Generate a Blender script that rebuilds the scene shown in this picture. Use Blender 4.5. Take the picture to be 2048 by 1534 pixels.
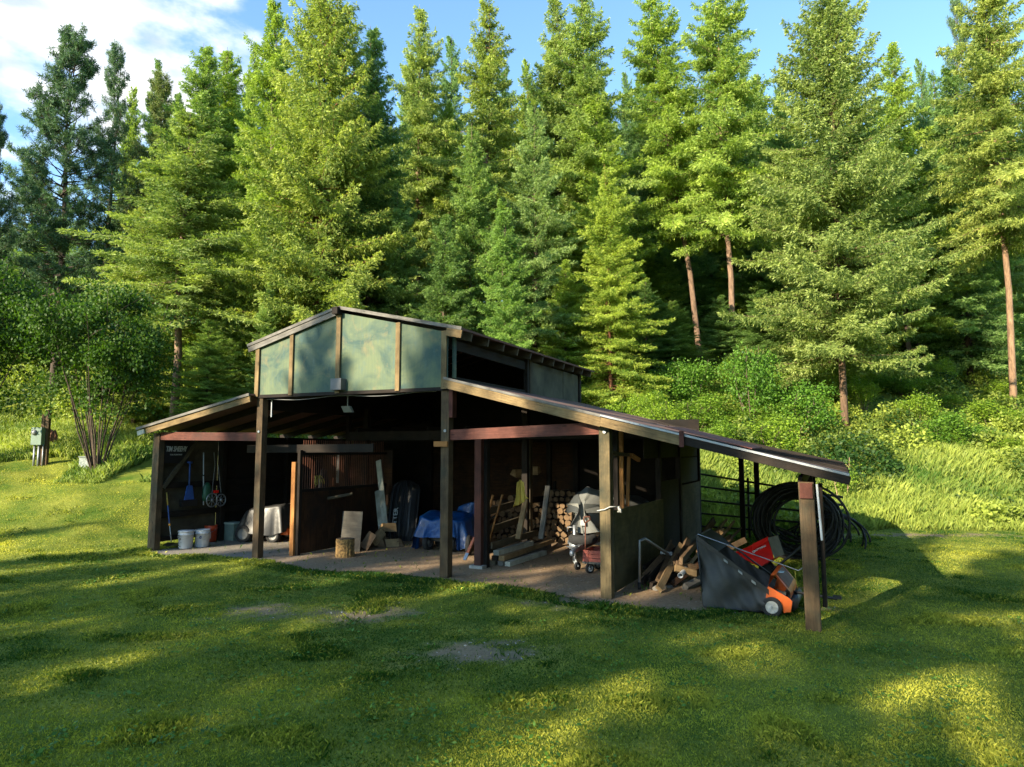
import bpy, bmesh, math, random
import numpy as np
from mathutils import Vector, Matrix, Euler
SC = bpy.context.scene
for o in list(bpy.data.objects): bpy.data.objects.remove(o)
random.seed(7); RNG = np.random.default_rng(7)
rnd = random.uniform
# ------------------------------------------------------------------ camera
CH = 2.1; F = 1380.0; PIT = math.atan(133 / F)
cam_d = bpy.data.cameras.new('camera'); cam = bpy.data.objects.new('camera', cam_d)
SC.collection.objects.link(cam); SC.camera = cam
cam_d.sensor_width = 36; cam_d.lens = 36 * F / 2048; cam_d.clip_start = .05; cam_d.clip_end = 2000
cam.location = (0, 0, CH); cam.rotation_euler = (math.pi / 2 + PIT, 0, 0)
# ------------------------------------------------------------------ world, sun, exposure
SUN_AZ, SUN_EL = 225.0, 23.5
def ray(px, py):
    a = (px - 1024) / F; b = (767 - py) / F
    return Vector((a, math.cos(PIT) - b * math.sin(PIT), math.sin(PIT) + b * math.cos(PIT)))
w = bpy.data.worlds.new('World'); SC.world = w; w.use_nodes = True
nt = w.node_tree; N = nt.nodes; LK = nt.links; N.clear()
sky = N.new('ShaderNodeTexSky'); sky.sky_type = 'NISHITA'; sky.sun_disc = False
sky.sun_elevation = math.radians(SUN_EL); sky.sun_rotation = math.radians(SUN_AZ)
sky.altitude = 800; sky.air_density = 1.0; sky.dust_density = .6; sky.ozone_density = 1.4
bg = N.new('ShaderNodeBackground'); bg.inputs[1].default_value = .082
out = N.new('ShaderNodeOutputWorld'); tc = N.new('ShaderNodeTexCoord')
no = N.new('ShaderNodeTexNoise'); no.inputs['Scale'].default_value = 5.5; no.inputs['Detail'].default_value = 9; no.inputs['Roughness'].default_value = .55
mp = N.new('ShaderNodeMapping'); mp.inputs['Scale'].default_value = (1, 1, 2.2); mp.inputs['Location'].default_value = (.35, .1, .2)
LK.new(tc.outputs['Generated'], mp.inputs[0]); LK.new(mp.outputs[0], no.inputs[0])
dt = N.new('ShaderNodeVectorMath'); dt.operation = 'DOT_PRODUCT'; dt.inputs[1].default_value = ray(120, 20).normalized()
LK.new(tc.outputs['Generated'], dt.inputs[0])
mr = N.new('ShaderNodeMapRange'); mr.inputs[1].default_value = math.cos(math.radians(17)); mr.inputs[2].default_value = math.cos(math.radians(6))
mr.inputs[3].default_value = -.22; mr.inputs[4].default_value = .13
LK.new(dt.outputs['Value'], mr.inputs[0])
ad = N.new('ShaderNodeMath'); ad.operation = 'ADD'; LK.new(no.outputs[0], ad.inputs[0]); LK.new(mr.outputs[0], ad.inputs[1])
m2 = N.new('ShaderNodeMapRange'); m2.interpolation_type = 'SMOOTHSTEP'; m2.inputs[1].default_value = .48; m2.inputs[2].default_value = .70
LK.new(ad.outputs[0], m2.inputs[0])
no2 = N.new('ShaderNodeTexNoise'); no2.inputs['Scale'].default_value = 9; LK.new(mp.outputs[0], no2.inputs[0])
cr = N.new('ShaderNodeValToRGB'); cr.color_ramp.elements[0].position = .35; cr.color_ramp.elements[0].color = (3.6, 4.0, 4.7, 1)
cr.color_ramp.elements[1].position = .6; cr.color_ramp.elements[1].color = (7.6, 7.6, 7.5, 1)
LK.new(no2.outputs[0], cr.inputs[0])
mx = N.new('ShaderNodeMix'); mx.data_type = 'RGBA'
LK.new(m2.outputs[0], mx.inputs[0]); tint = N.new('ShaderNodeMix'); tint.data_type = 'RGBA'; tint.blend_type = 'MULTIPLY'; tint.inputs[0].default_value = 1; tint.inputs[7].default_value = (1.45, 1.75, 1.8, 1); LK.new(sky.outputs[0], tint.inputs[6]); LK.new(tint.outputs[2], mx.inputs[6]); LK.new(cr.outputs[0], mx.inputs[7])
LK.new(mx.outputs[2], bg.inputs[0]); LK.new(bg.outputs[0], out.inputs[0])
ld = bpy.data.lights.new('sun', 'SUN'); ld.energy = 5.0; ld.angle = math.radians(.53); ld.color = (1, .86, .63)
sun = bpy.data.objects.new('sun', ld); SC.collection.objects.link(sun)
az = math.radians(SUN_AZ); el = math.radians(SUN_EL)
SDIR = Vector((math.sin(az) * math.cos(el), math.cos(az) * math.cos(el), math.sin(el)))
sun.rotation_euler = (-SDIR).to_track_quat('-Z', 'Y').to_euler(); sun.location = SDIR * 60
SC.view_settings.view_transform = 'Standard'; SC.view_settings.look = 'None'
SC.view_settings.exposure = 1.58; SC.view_settings.gamma = 1
SC.cycles.max_bounces = 6; SC.cycles.diffuse_bounces = 3; SC.cycles.transmission_bounces = 3; SC.cycles.transparent_max_bounces = 4
# ------------------------------------------------------------------ helpers
def G(px, py, z=0.0):
    r = ray(px, py); t = (z - CH) / r.z; return Vector((r.x * t, r.y * t, z))
def AY(px, py, Y):
    r = ray(px, py); t = Y / r.y; return Vector((r.x * t, Y, CH + r.z * t))
def RP(px, py, p0, n):
    r = ray(px, py); c = Vector((0, 0, CH)); p0 = Vector(p0); n = Vector(n)
    return c + r * ((p0 - c).dot(n) / r.dot(n))
UA = Vector((.9063, -.4226, 0)); VA = Vector((.4226, .9063, 0)); ZA = Vector((0, 0, 1)); O3 = Vector((-1.09, 11.63, 0))
def L(u, v, z=0.0): return O3 + UA * u + VA * v + ZA * z
def tag(o, label=None, cat=None, group=None, kind=None):
    if label: o['label'] = label
    if cat: o['category'] = cat
    if group: o['group'] = group
    if kind: o['kind'] = kind
    return o
def empty(name, loc, label, cat, group=None):
    o = bpy.data.objects.new(name, None); SC.collection.objects.link(o); o.location = loc; o.empty_display_size = .1
    return tag(o, label, cat, group)
class MB:
    def __init__(s): s.v = []; s.f = []; s.uv = []; s.mi = []
    def box(s, c, ax, hs, mi=0):
        c = Vector(c); a, b, d = [Vector(x) for x in ax]; i0 = len(s.v)
        lo = max(range(3), key=lambda k: hs[k]); off = (rnd(0, 50), rnd(0, 50))
        lc = []
        for x in (-1, 1):
            for y in (-1, 1):
                for z in (-1, 1):
                    s.v.append(c + a * (x * hs[0]) + b * (y * hs[1]) + d * (z * hs[2])); lc.append((x * hs[0], y * hs[1], z * hs[2]))
        for q in ((0, 1, 3, 2), (4, 6, 7, 5), (0, 4, 5, 1), (2, 3, 7, 6), (0, 2, 6, 4), (1, 5, 7, 3)):
            s.f.append([i0 + k for k in q]); s.mi.append(mi)
            for k in q:
                l = lc[k]; s.uv.append((l[lo] + off[0], sum(l[m] for m in range(3) if m != lo) + off[1]))
        return s
    def board(s, p, q, wd, th, up=(0, 0, 1), mi=0):
        p = Vector(p); q = Vector(q); a = (q - p).normalized(); up = Vector(up)
        b = a.cross(up)
        if b.length < 1e-4: b = a.cross(Vector((1, 0, 0)))
        b.normalize(); c = b.cross(a).normalized()   # c ~ up (width), b sideways (thickness)
        return s.box((p + q) / 2, (a, c, b), ((q - p).length / 2, wd / 2, th / 2), mi)
    def post(s, p, z1, wd=.14, dp=.14, ax=None, mi=0):
        p = Vector(p); a = ax or UA; b = ZA.cross(a)
        return s.box(p + ZA * (z1 - p.z) / 2, (ZA, a, b), ((z1 - p.z) / 2, wd / 2, dp / 2), mi)
    def tube(s, pts, r, n=8, mi=0, cap=True):
        pts = [Vector(p) for p in pts]; m = len(pts); rr = r if isinstance(r, (list, tuple)) else [r] * m
        i0 = len(s.v); t0 = (pts[1] - pts[0]).normalized(); x = t0.orthogonal().normalized(); le = 0; off = rnd(0, 30)
        for i, p in enumerate(pts):
            t = (pts[min(i + 1, m - 1)] - pts[max(i - 1, 0)]).normalized()
            x = (x - t * x.dot(t)).normalized(); y = t.cross(x)
            for k in range(n):
                a = 2 * math.pi * k / n; s.v.append(p + (x * math.cos(a) + y * math.sin(a)) * rr[i])
        for i in range(m - 1):
            l2 = le + (pts[i + 1] - pts[i]).length
            for k in range(n):
                k2 = (k + 1) % n
                s.f.append([i0 + i * n + k, i0 + i * n + k2, i0 + (i + 1) * n + k2, i0 + (i + 1) * n + k]); s.mi.append(mi)
                c = 2 * math.pi * rr[i]; s.uv += [(off + le, c * k / n), (off + le, c * (k + 1) / n), (off + l2, c * (k + 1) / n), (off + l2, c * k / n)]
            le = l2
        if cap:
            for b, fl in ((i0, 1), (i0 + (m - 1) * n, 0)):
                q = [b + k for k in range(n)]
                if fl: q.reverse()
                s.f.append(q); s.mi.append(mi); s.uv += [(off + s.v[k].x, s.v[k].y) for k in q]
        return s
    def lathe(s, c, prof, n=20, ax=None, mi=0):      # prof [(r,z)]
        c = Vector(c); i0 = len(s.v); m = len(prof)
        X, Y, Z = ax or (Vector((1, 0, 0)), Vector((0, 1, 0)), ZA)
        for r, z in prof:
            for k in range(n):
                a = 2 * math.pi * k / n; s.v.append(c + X * (r * math.cos(a)) + Y * (r * math.sin(a)) + Z * z)
        for i in range(m - 1):
            for k in range(n):
                k2 = (k + 1) % n; s.f.append([i0 + i * n + k, i0 + i * n + k2, i0 + (i + 1) * n + k2, i0 + (i + 1) * n + k]); s.mi.append(mi)
                s.uv += [(prof[i][1], k * .1), (prof[i][1], k * .1 + .1), (prof[i + 1][1], k * .1 + .1), (prof[i + 1][1], k * .1)]
        return s
    def poly(s, pts, th=0, mi=0, n=None):           # flat polygon, optionally extruded along n
        pts = [Vector(p) for p in pts]; i0 = len(s.v); k = len(pts); off = rnd(0, 30)
        nn = Vector(n) if n else (pts[1] - pts[0]).cross(pts[2] - pts[0]).normalized()
        ex = (pts[1] - pts[0]).normalized(); ey = nn.cross(ex)
        s.v += pts; q = list(range(i0, i0 + k)); s.f.append(q); s.mi.append(mi); s.uv += [(off + p.dot(ex), p.dot(ey)) for p in pts]
        if th:
            s.v += [p - nn * th for p in pts]; q2 = [i0 + k + j for j in range(k)][::-1]; s.f.append(q2); s.mi.append(mi); s.uv += [(off + s.v[j].dot(ex), s.v[j].dot(ey)) for j in q2]
            for j in range(k):
                j2 = (j + 1) % k; q3 = [i0 + j2, i0 + j, i0 + k + j, i0 + k + j2]
                s.f.append(q3); s.mi.append(mi); s.uv += [(off + s.v[t].dot(ex) + s.v[t].z, s.v[t].dot(ey)) for t in q3]
        return s
    def grid(s, P, mi=0, wrap=False):                # P rows of points
        i0 = len(s.v); m = len(P); n = len(P[0])
        for r in P: s.v += [Vector(p) for p in r]
        for i in range(m - 1):
            for j in range(n if wrap else n - 1):
                j2 = (j + 1) % n
                q = [i0 + i * n + j, i0 + i * n + j2, i0 + (i + 1) * n + j2, i0 + (i + 1) * n + j]
                s.f.append(q); s.mi.append(mi); s.uv += [(s.v[k].x + s.v[k].y * .7, s.v[k].z) for k in q]
        return s
    def build(s, name, mat, parent=None, smooth=False, bevel=0):
        org = parent_world(parent) if parent else Vector()
        me = bpy.data.meshes.new(name); me.from_pydata([v - org for v in s.v], [], s.f)
        uvl = me.uv_layers.new(name='UVMap'); uvl.data.foreach_set('uv', np.array(s.uv, 'f').ravel())
        for m in (mat if isinstance(mat, (list, tuple)) else [mat]): me.materials.append(m)
        me.polygons.foreach_set('material_index', s.mi)
        if smooth: me.polygons.foreach_set('use_smooth', [True] * len(me.polygons))
        o = bpy.data.objects.new(name, me); SC.collection.objects.link(o)
        if parent: o.parent = parent
        if bevel:
            b = o.modifiers.new('bevel', 'BEVEL'); b.width = bevel; b.segments = 2
        return o
def parent_world(p):
    v = Vector()
    while p: v += p.location; p = p.parent
    return v
def tree_copy(src):
    r = src.copy(); SC.collection.objects.link(r)
    for ch in src.children:
        c = ch.copy(); SC.collection.objects.link(c); c.parent = r
        for g in ch.children:
            d = g.copy(); SC.collection.objects.link(d); d.parent = c
    return r
def top(mb, name, mat, label, cat, group=None, smooth=False, org=None, bevel=0):   # a thing that is one mesh
    o = mb.build(name, mat, None, smooth, bevel)
    c = Vector(org) if org else Vector((sum(v.x for v in mb.v) / len(mb.v), sum(v.y for v in mb.v) / len(mb.v), min(v.z for v in mb.v)))
    o.data.transform(Matrix.Translation(-c)); o.location = c
    return tag(o, label, cat, group)
def text(s, size, mat, parent, loc, rot, name='lettering', ital=0, ext=.001, bold=0, sx=1):
    cu = bpy.data.curves.new(name, 'FONT'); cu.body = s; cu.size = size; cu.extrude = ext; cu.align_x = 'CENTER'; cu.align_y = 'CENTER'; cu.shear = ital; cu.offset = bold
    cu.materials.append(mat); o = bpy.data.objects.new(name, cu); SC.collection.objects.link(o)
    if parent: o.parent = parent; loc = Vector(loc) - parent_world(parent)
    dg = bpy.context.evaluated_depsgraph_get(); me = bpy.data.meshes.new_from_object(o.evaluated_get(dg)); p = o.parent; bpy.data.objects.remove(o)
    me.materials.clear(); me.materials.append(mat); o = bpy.data.objects.new(name, me); SC.collection.objects.link(o); o.parent = p
    o.location = loc; o.rotation_euler = rot; o.scale = (sx, 1, 1); return o
def basis_euler(x, y):
    x = Vector(x).normalized(); z = x.cross(Vector(y)).normalized(); y = z.cross(x)
    return Matrix((x, y, z)).transposed().to_euler()
# ---- numpy value noise
_T = np.random.default_rng(3).random((256, 256))
def vn(x, y):
    x = np.asarray(x, float); y = np.asarray(y, float); xi = np.floor(x).astype(int); yi = np.floor(y).astype(int); fx = x - xi; fy = y - yi
    fx = fx * fx * (3 - 2 * fx); fy = fy * fy * (3 - 2 * fy); a = _T[xi & 255, yi & 255]; b = _T[(xi + 1) & 255, yi & 255]; c = _T[xi & 255, (yi + 1) & 255]; d = _T[(xi + 1) & 255, (yi + 1) & 255]
    return (a * (1 - fx) + b * fx) * (1 - fy) + (c * (1 - fx) + d * fx) * fy
def fbm(x, y, o=4):
    s = 0; a = .5; t = 0
    for i in range(o): s = s + a * vn(np.asarray(x) * 2 ** i + 17 * i, np.asarray(y) * 2 ** i + 5 * i); t += a; a *= .5
    return s / t
# ------------------------------------------------------------------ materials
def newmat(name):
    m = bpy.data.materials.new(name); m.use_nodes = True; n = m.node_tree.nodes; return m, n, m.node_tree.links, n['Principled BSDF']
def mixc(n, l, fac, a, b, mode='MIX'):
    x = n.new('ShaderNodeMix'); x.data_type = 'RGBA'; x.blend_type = mode
    for k, v in ((0, fac), (6, a), (7, b)):
        if hasattr(v, 'is_output') or isinstance(v, bpy.types.NodeSocket): l.new(v, x.inputs[k])
        else: x.inputs[k].default_value = v if k == 0 else (*v, 1)
    return x.outputs[2]
def ramp(n, l, src, p0, p1):
    x = n.new('ShaderNodeMapRange'); x.inputs[1].default_value = p0; x.inputs[2].default_value = p1; l.new(src, x.inputs[0]); return x.outputs[0]
def noise(n, l, vec, scale, det=4, rough=.55, dist=0):
    x = n.new('ShaderNodeTexNoise'); x.inputs['Scale'].default_value = scale; x.inputs['Detail'].default_value = det; x.inputs['Roughness'].default_value = rough; x.inputs['Distortion'].default_value = dist
    l.new(vec, x.inputs[0]); return x.outputs[0]
def bump(n, l, h, bs, strength=.3, dist=.01):
    x = n.new('ShaderNodeBump'); x.inputs['Strength'].default_value = strength; x.inputs['Distance'].default_value = dist; l.new(h, x.inputs['Height']); l.new(x.outputs[0], bs.inputs['Normal'])
def wood(name, dark, light, stain=None, sp=.0, rough=.8, gs=22, knots=True):
    m, n, l, bs = newmat(name); t = n.new('ShaderNodeTexCoord')
    mp = n.new('ShaderNodeMapping'); mp.inputs['Scale'].default_value = (1.2, gs, 1); l.new(t.outputs['UV'], mp.inputs[0])
    g = noise(n, l, mp.outputs[0], 2.2, 8, .65, .6); c = mixc(n, l, ramp(n, l, g, .3, .7), dark, light)
    g3 = noise(n, l, t.outputs['UV'], 3.0, 4, .6)
    c = mixc(n, l, ramp(n, l, g3, .35, .75), c, tuple(x * .55 for x in dark))
    mp2 = n.new('ShaderNodeMapping'); mp2.inputs['Scale'].default_value = (.9, .9, .9); l.new(t.outputs['Object'], mp2.inputs[0])
    if stain: c = mixc(n, l, ramp(n, l, noise(n, l, mp2.outputs[0], 1.7, 5, .6), .55 - sp, .75 - sp), c, stain)
    if knots:
        vo = n.new('ShaderNodeTexVoronoi'); vo.inputs['Scale'].default_value = 2.1; mk = n.new('ShaderNodeMapping'); mk.inputs['Scale'].default_value = (1, 3, 1); l.new(t.outputs['UV'], mk.inputs[0]); l.new(mk.outputs[0], vo.inputs[0])
        k = n.new('ShaderNodeMapRange'); k.inputs[1].default_value = .045; k.inputs[2].default_value = .12; k.inputs[3].default_value = .85; k.inputs[4].default_value = 0; l.new(vo.outputs['Distance'], k.inputs[0])
        c = mixc(n, l, k.outputs[0], c, tuple(x * .35 for x in dark))
    l.new(c, bs.inputs['Base Color']); bs.inputs['Roughness'].default_value = rough; bs.inputs['Specular IOR Level'].default_value = .25
    bump(n, l, g, bs, .5, .008); return m
def plain(name, col, rough=.5, metal=0, var=.25, sc=6, b=.0, col2=None, spec=.5):
    m, n, l, bs = newmat(name); t = n.new('ShaderNodeTexCoord'); g = noise(n, l, t.outputs['Object'], sc, 6, .6)
    c2 = col2 or tuple(x * (1 - var) for x in col)
    l.new(mixc(n, l, ramp(n, l, g, .35, .68), col, c2), bs.inputs['Base Color'])
    r = n.new('ShaderNodeMapRange'); r.inputs[3].default_value = max(0, rough - .1); r.inputs[4].default_value = min(1, rough + .15); l.new(g, r.inputs[0]); l.new(r.outputs[0], bs.inputs['Roughness'])
    bs.inputs['Metallic'].default_value = metal; bs.inputs['Specular IOR Level'].default_value = spec
    if b: bump(n, l, g, bs, b, .02)
    return m
W = dict(
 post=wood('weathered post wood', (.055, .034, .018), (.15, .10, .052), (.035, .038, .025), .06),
 postlit=wood('sunlit weathered wood', (.085, .062, .03), (.22, .165, .08), (.035, .036, .022), .10),  # lighter copy of the post wood, with sunlight in its colour
 fascia=wood('tan fascia wood', (.12, .08, .036), (.28, .195, .09), (.07, .065, .035), .0),
 red=wood('red brown stained beam', (.07, .023, .017), (.15, .055, .038), (.05, .025, .02), 0),
 dark=wood('shade darkened old boards', (.010, .007, .005), (.028, .019, .013), (.009, .008, .007), .05),  # near-black wood puts the interior shade into the colour
 brown=wood('brown stable boards', (.025, .011, .005), (.085, .038, .015), (.016, .010, .007), .05, gs=14),
 orange=wood('orange and sunlit weathered timber', (.25, .10, .03), (.42, .20, .06), (.18, .08, .03), 0),  # on the stall and side posts this orange stands for low sun
 ply=wood('greyed plywood', (.06, .05, .032), (.13, .105, .065), (.05, .045, .03), .06, gs=8, knots=False),
 plyg=wood('grey plywood', (.06, .055, .048), (.12, .11, .09), (.08, .08, .07), .06, gs=8, knots=False),
 osb=wood('strand board', (.045, .036, .024), (.10, .08, .052), (.05, .045, .03), .1, gs=3, knots=False),
 grey=wood('silver weathered board', (.09, .085, .075), (.24, .225, .20), (.07, .065, .055), 0),
 white=wood('old white painted board', (.34, .34, .28), (.52, .52, .44), (.22, .21, .16), -.05),
 scrap=wood('scrap lumber', (.08, .05, .028), (.20, .13, .075), (.06, .045, .03), .05),
 tan=wood('tan lumber', (.20, .13, .06), (.38, .26, .14), (.13, .1, .06), 0))
M = dict(
 galv=plain('galvanised steel', (.30, .32, .34), .45, .7, .3), steel=plain('dull grey steel', (.32, .33, .34), .5, .6, .4),
 black=plain('black plastic', (.012, .013, .015), .45, 0, .3), rubber=plain('tyre rubber', (.018, .018, .018), .85, 0, .4, 12, .2),
 white=plain('white plastic', (.42, .45, .48), .4, 0, .12), blue=plain('blue plastic', (.03, .09, .32), .4), green=plain('dark green plastic', (.02, .09, .05), .45),
 tarpblue=plain('blue tarpaulin', (.004, .035, .14), .3, 0, .35, 9, 1.0, (.006, .06, .21)), tarpgrey=plain('grey tarpaulin', (.035, .034, .032), .4, 0, .3, 5, .4),
 orange=plain('orange paint', (.72, .12, .012), .38, 0, .3, 4), redp=plain('red plastic', (.85, .015, .01), .35, 0, .25, 4), rust=plain('rust brown steel', (.12, .04, .02), .65, .2, .4, 8),
 mesh=plain('black mesh fabric', (.020, .020, .019), .7, 0, .35, 3, .3, (.055, .053, .047)), utilg=plain('green grey enamel', (.11, .17, .13), .5, .1, .25, 6),
 concrete=plain('rough concrete', (.34, .33, .30), .9, 0, .35, 9, .4), boxgrey=plain('grey enamel box', (.20, .21, .22), .45, .2, .2), cream=plain('yellow cotton cloth', (.55, .42, .08), .9, 0, .2, 8, .3),
 rope=plain('pale rope', (.45, .45, .42), .9), ropey=plain('yellow green rope', (.38, .34, .05), .9), boat=plain('pale hull paint', (.30, .30, .27), .35), cover=plain('grey boat cover cloth', (.15, .155, .145), .8, 0, .3, 3, .3),
 coverd=plain('charcoal cover cloth', (.045, .05, .05), .8, 0, .3, 3, .2), orangeb=plain('orange bucket plastic', (.60, .07, .02), .4), wagon=plain('faded red wagon paint', (.42, .09, .06), .6, 0, .35, 9, .2, (.26, .07, .05)), cloth=plain('black cloth', (.012, .012, .014), .9),
 lamp=plain('lamp glass', (.2, .2, .18), .2), pipe=plain('black poly pipe', (.006, .006, .006), .6, 0, .3, 3), cut=wood('cut log end', (.16, .19, .09), (.44, .30, .16), None, 0, .85, 2, False))
def barkmat():
    m, n, l, bs = newmat('rough bark'); t = n.new('ShaderNodeTexCoord'); mp = n.new('ShaderNodeMapping'); mp.inputs['Scale'].default_value = (1, 1, .22); l.new(t.outputs['Object'], mp.inputs[0])
    g = noise(n, l, mp.outputs[0], 9, 8, .7, 1.2); c = mixc(n, l, ramp(n, l, g, .3, .7), (.035, .025, .018), (.20, .145, .105))
    oi = n.new('ShaderNodeObjectInfo'); c = mixc(n, l, 1.0, c, oi.outputs['Color'], 'MULTIPLY')
    l.new(c, bs.inputs['Base Color']); bs.inputs['Roughness'].default_value = .92; bump(n, l, g, bs, 1, .04); return m
BARK = barkmat()
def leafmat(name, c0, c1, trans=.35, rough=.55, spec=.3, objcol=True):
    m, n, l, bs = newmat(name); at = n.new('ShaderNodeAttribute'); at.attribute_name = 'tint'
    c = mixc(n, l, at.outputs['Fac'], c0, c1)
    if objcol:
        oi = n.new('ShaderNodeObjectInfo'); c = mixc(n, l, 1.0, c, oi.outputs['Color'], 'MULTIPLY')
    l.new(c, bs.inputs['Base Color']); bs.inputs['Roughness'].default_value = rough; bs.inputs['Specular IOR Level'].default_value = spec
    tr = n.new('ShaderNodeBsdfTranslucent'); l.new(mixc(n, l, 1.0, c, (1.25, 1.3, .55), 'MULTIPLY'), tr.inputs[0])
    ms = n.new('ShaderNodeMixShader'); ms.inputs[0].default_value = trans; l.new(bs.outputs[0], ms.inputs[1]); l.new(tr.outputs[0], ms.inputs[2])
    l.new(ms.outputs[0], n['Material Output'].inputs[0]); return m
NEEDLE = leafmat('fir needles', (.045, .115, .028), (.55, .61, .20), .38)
PINEN = leafmat('pine needles', (.035, .065, .035), (.20, .27, .09), .25)
LEAF = leafmat('broad leaves', (.04, .10, .014), (.27, .38, .05), .4)
GRASS = leafmat('grass blades', (.024, .080, .006), (.58, .56, .08), .38, objcol=False)
GRASS2 = leafmat('tall grass blades', (.05, .13, .016), (.36, .41, .08), .4, objcol=False)
def ply_teal():
    m, n, l, bs = newmat('teal stained plywood'); t = n.new('ShaderNodeTexCoord'); ob = t.outputs['Object']
    mp = n.new('ShaderNodeMapping'); mp.inputs['Scale'].default_value = (1, 1, 1.6); l.new(ob, mp.inputs[0])
    a = noise(n, l, mp.outputs[0], 1.3, 5, .6, .8); c = mixc(n, l, ramp(n, l, a, .38, .62), (.022, .058, .048), (.095, .125, .062))
    b = noise(n, l, ob, 3.1, 6, .65, .5); c = mixc(n, l, ramp(n, l, b, .55, .8), c, (.17, .14, .06))
    wv = n.new('ShaderNodeTexWave'); wv.inputs['Scale'].default_value = 5; wv.inputs['Distortion'].default_value = 9; wv.inputs['Detail'].default_value = 3; wv.inputs['Detail Scale'].default_value = 1.2
    mg = n.new('ShaderNodeMapping'); mg.inputs['Scale'].default_value = (1, 1, .25); l.new(ob, mg.inputs[0]); l.new(mg.outputs[0], wv.inputs[0])
    c = mixc(n, l, ramp(n, l, wv.outputs['Fac'], .5, 4.5), c, (.025, .05, .045))
    v = noise(n, l, mg.outputs[0], 14, 6, .7); c = mixc(n, l, ramp(n, l, v, .55, .85), c, (.05, .10, .10))
    l.new(c, bs.inputs['Base Color']); bs.inputs['Roughness'].default_value = .75; bump(n, l, v, bs, .3, .01); return m
TEAL = ply_teal()
# ------------------------------------------------------------------ terrain
def Y0(X): return np.interp(X, [-60, -14, -10, -8.3, -5, 1.7, 5, 9, 14, 40], [11, 13.6, 14.6, 16.5, 21.8, 19.6, 18.3, 18.2, 19, 24])
def terr(X, Y):
    X = np.asarray(X, float); Y = np.asarray(Y, float)
    sl = np.interp(X, [-9, 2], [.27, .385]); d = np.maximum(Y - Y0(X), 0)
    d2 = np.where(d < 3, d * d / 6, d - 1.5); far = np.maximum(d2 - 42, 0)
    z = sl * (d2 - far * .75)
    hump = (fbm(X * .22 + 9, Y * .22) - .5) * 1.1 * np.clip(d / 6, 0, 1) + (fbm(X * .5, Y * .5, 2) - .5) * .06 * np.clip((np.hypot(X, Y) - 3) / 4, 0, 1)
    inb = barn_in(X, Y, .6)
    return z + np.where(inb, 0, hump)
def barn_uv(X, Y):
    dx = np.asarray(X) - O3.x; dy = np.asarray(Y) - O3.y
    return dx * UA.x + dy * UA.y, dx * VA.x + dy * VA.y
FRX = [-7.6, -7.2, -5.8, -4.4, -2.5, 0, 1.5, 2.9, 4.1, 5.2]; FRY = [.15, -.15, -.05, .1, -.35, -.25, -.45, -.75, -.9, .6]
def barn_in(X, Y, m=0.0):
    u, v = barn_uv(X, Y); return (u > -7.3 - m) & (u < 5.2 + m) & (v > np.interp(u, FRX, FRY) - m) & (v < 7.4 + m)
PATCH = [(*G(960, 1305)[:2], .62, .42), (*G(715, 1228)[:2], .7, .45), (*G(1175, 1203)[:2], .8, .35), (*G(530, 1222)[:2], .55, .4), (*G(1840, 1070)[:2], 2.2, .45), (*G(1500, 1215)[:2], .9, .3)]
def bare(X, Y):
    b = 0 * np.asarray(X, float)
    for (x, y, a, c) in PATCH:
        d = np.sqrt(((X - x) / a) ** 2 + ((Y - y) / c) ** 2); b = np.maximum(b, np.clip(1.25 - d + (fbm(np.asarray(X) * 5.1, np.asarray(Y) * 5.1, 4) - .5) * 2.6, 0, 1))
    return b
def grid_mesh(name, xs, ys, zf, mat, mask=None):
    X, Y = np.meshgrid(xs, ys); Z = zf(X, Y); V = np.stack([X, Y, Z], -1).reshape(-1, 3); nx = len(xs); ny = len(ys)
    i, j = np.meshgrid(np.arange(ny - 1), np.arange(nx - 1), indexing='ij'); a = (i * nx + j).ravel(); q = np.stack([a, a + 1, a + nx + 1, a + nx], 1)
    if mask is not None: q = q[mask(V[q].mean(1)[:, 0], V[q].mean(1)[:, 1])]
    me = bpy.data.meshes.new(name); me.vertices.add(len(V)); me.vertices.foreach_set('co', V.astype('f').ravel())
    fill_faces(me, q); me.materials.append(mat); me.polygons.foreach_set('use_smooth', np.ones(len(q), bool))
    o = bpy.data.objects.new(name, me); SC.collection.objects.link(o); return o, X, Y
def fill_faces(me, q):
    k = q.shape[1]; me.loops.add(q.size); me.loops.foreach_set('vertex_index', q.astype('i').ravel()); me.polygons.add(len(q))
    me.polygons.foreach_set('loop_start', (np.arange(len(q)) * k).astype('i')); me.update(calc_edges=True)
def ground_mat():
    m, n, l, bs = newmat('turf and earth'); t = n.new('ShaderNodeTexCoord'); ob = t.outputs['Object']
    a = noise(n, l, ob, 1.1, 6, .6); b = noise(n, l, ob, 26, 6, .75)
    c = mixc(n, l, ramp(n, l, a, .35, .68), (.065, .12, .014), (.26, .27, .045)); c = mixc(n, l, ramp(n, l, b, .45, .85), c, (.04, .07, .012))
    at = n.new('ShaderNodeAttribute'); at.attribute_name = 'bare'; e = mixc(n, l, ramp(n, l, b, .3, .7), (.27, .21, .13), (.14, .11, .07)); c = mixc(n, l, at.outputs['Fac'], c, e)
    l.new(c, bs.inputs['Base Color']); bs.inputs['Roughness'].default_value = .95; bs.inputs['Specular IOR Level'].default_value = .1; bump(n, l, b, bs, .6, .03); return m
GM = ground_mat()
def axis(lo, hi, near0, near1, fine, coarse_n):
    a = np.arange(near0, near1, fine); l = near0 - np.geomspace(fine, near0 - lo, coarse_n)[::-1]; r = near1 + np.geomspace(fine, hi - near1, coarse_n); return np.unique(np.concatenate([l, a, r]).round(4))
g, GX, GY = grid_mesh('ground', axis(-500, 500, -18, 20, .14, 40), axis(-300, 700, 3.5, 27, .14, 40), terr, GM)
at = g.data.attributes.new('bare', 'FLOAT', 'POINT'); at.data.foreach_set('value', bare(GX, GY).astype('f').ravel()); tag(g, kind='structure')
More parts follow.
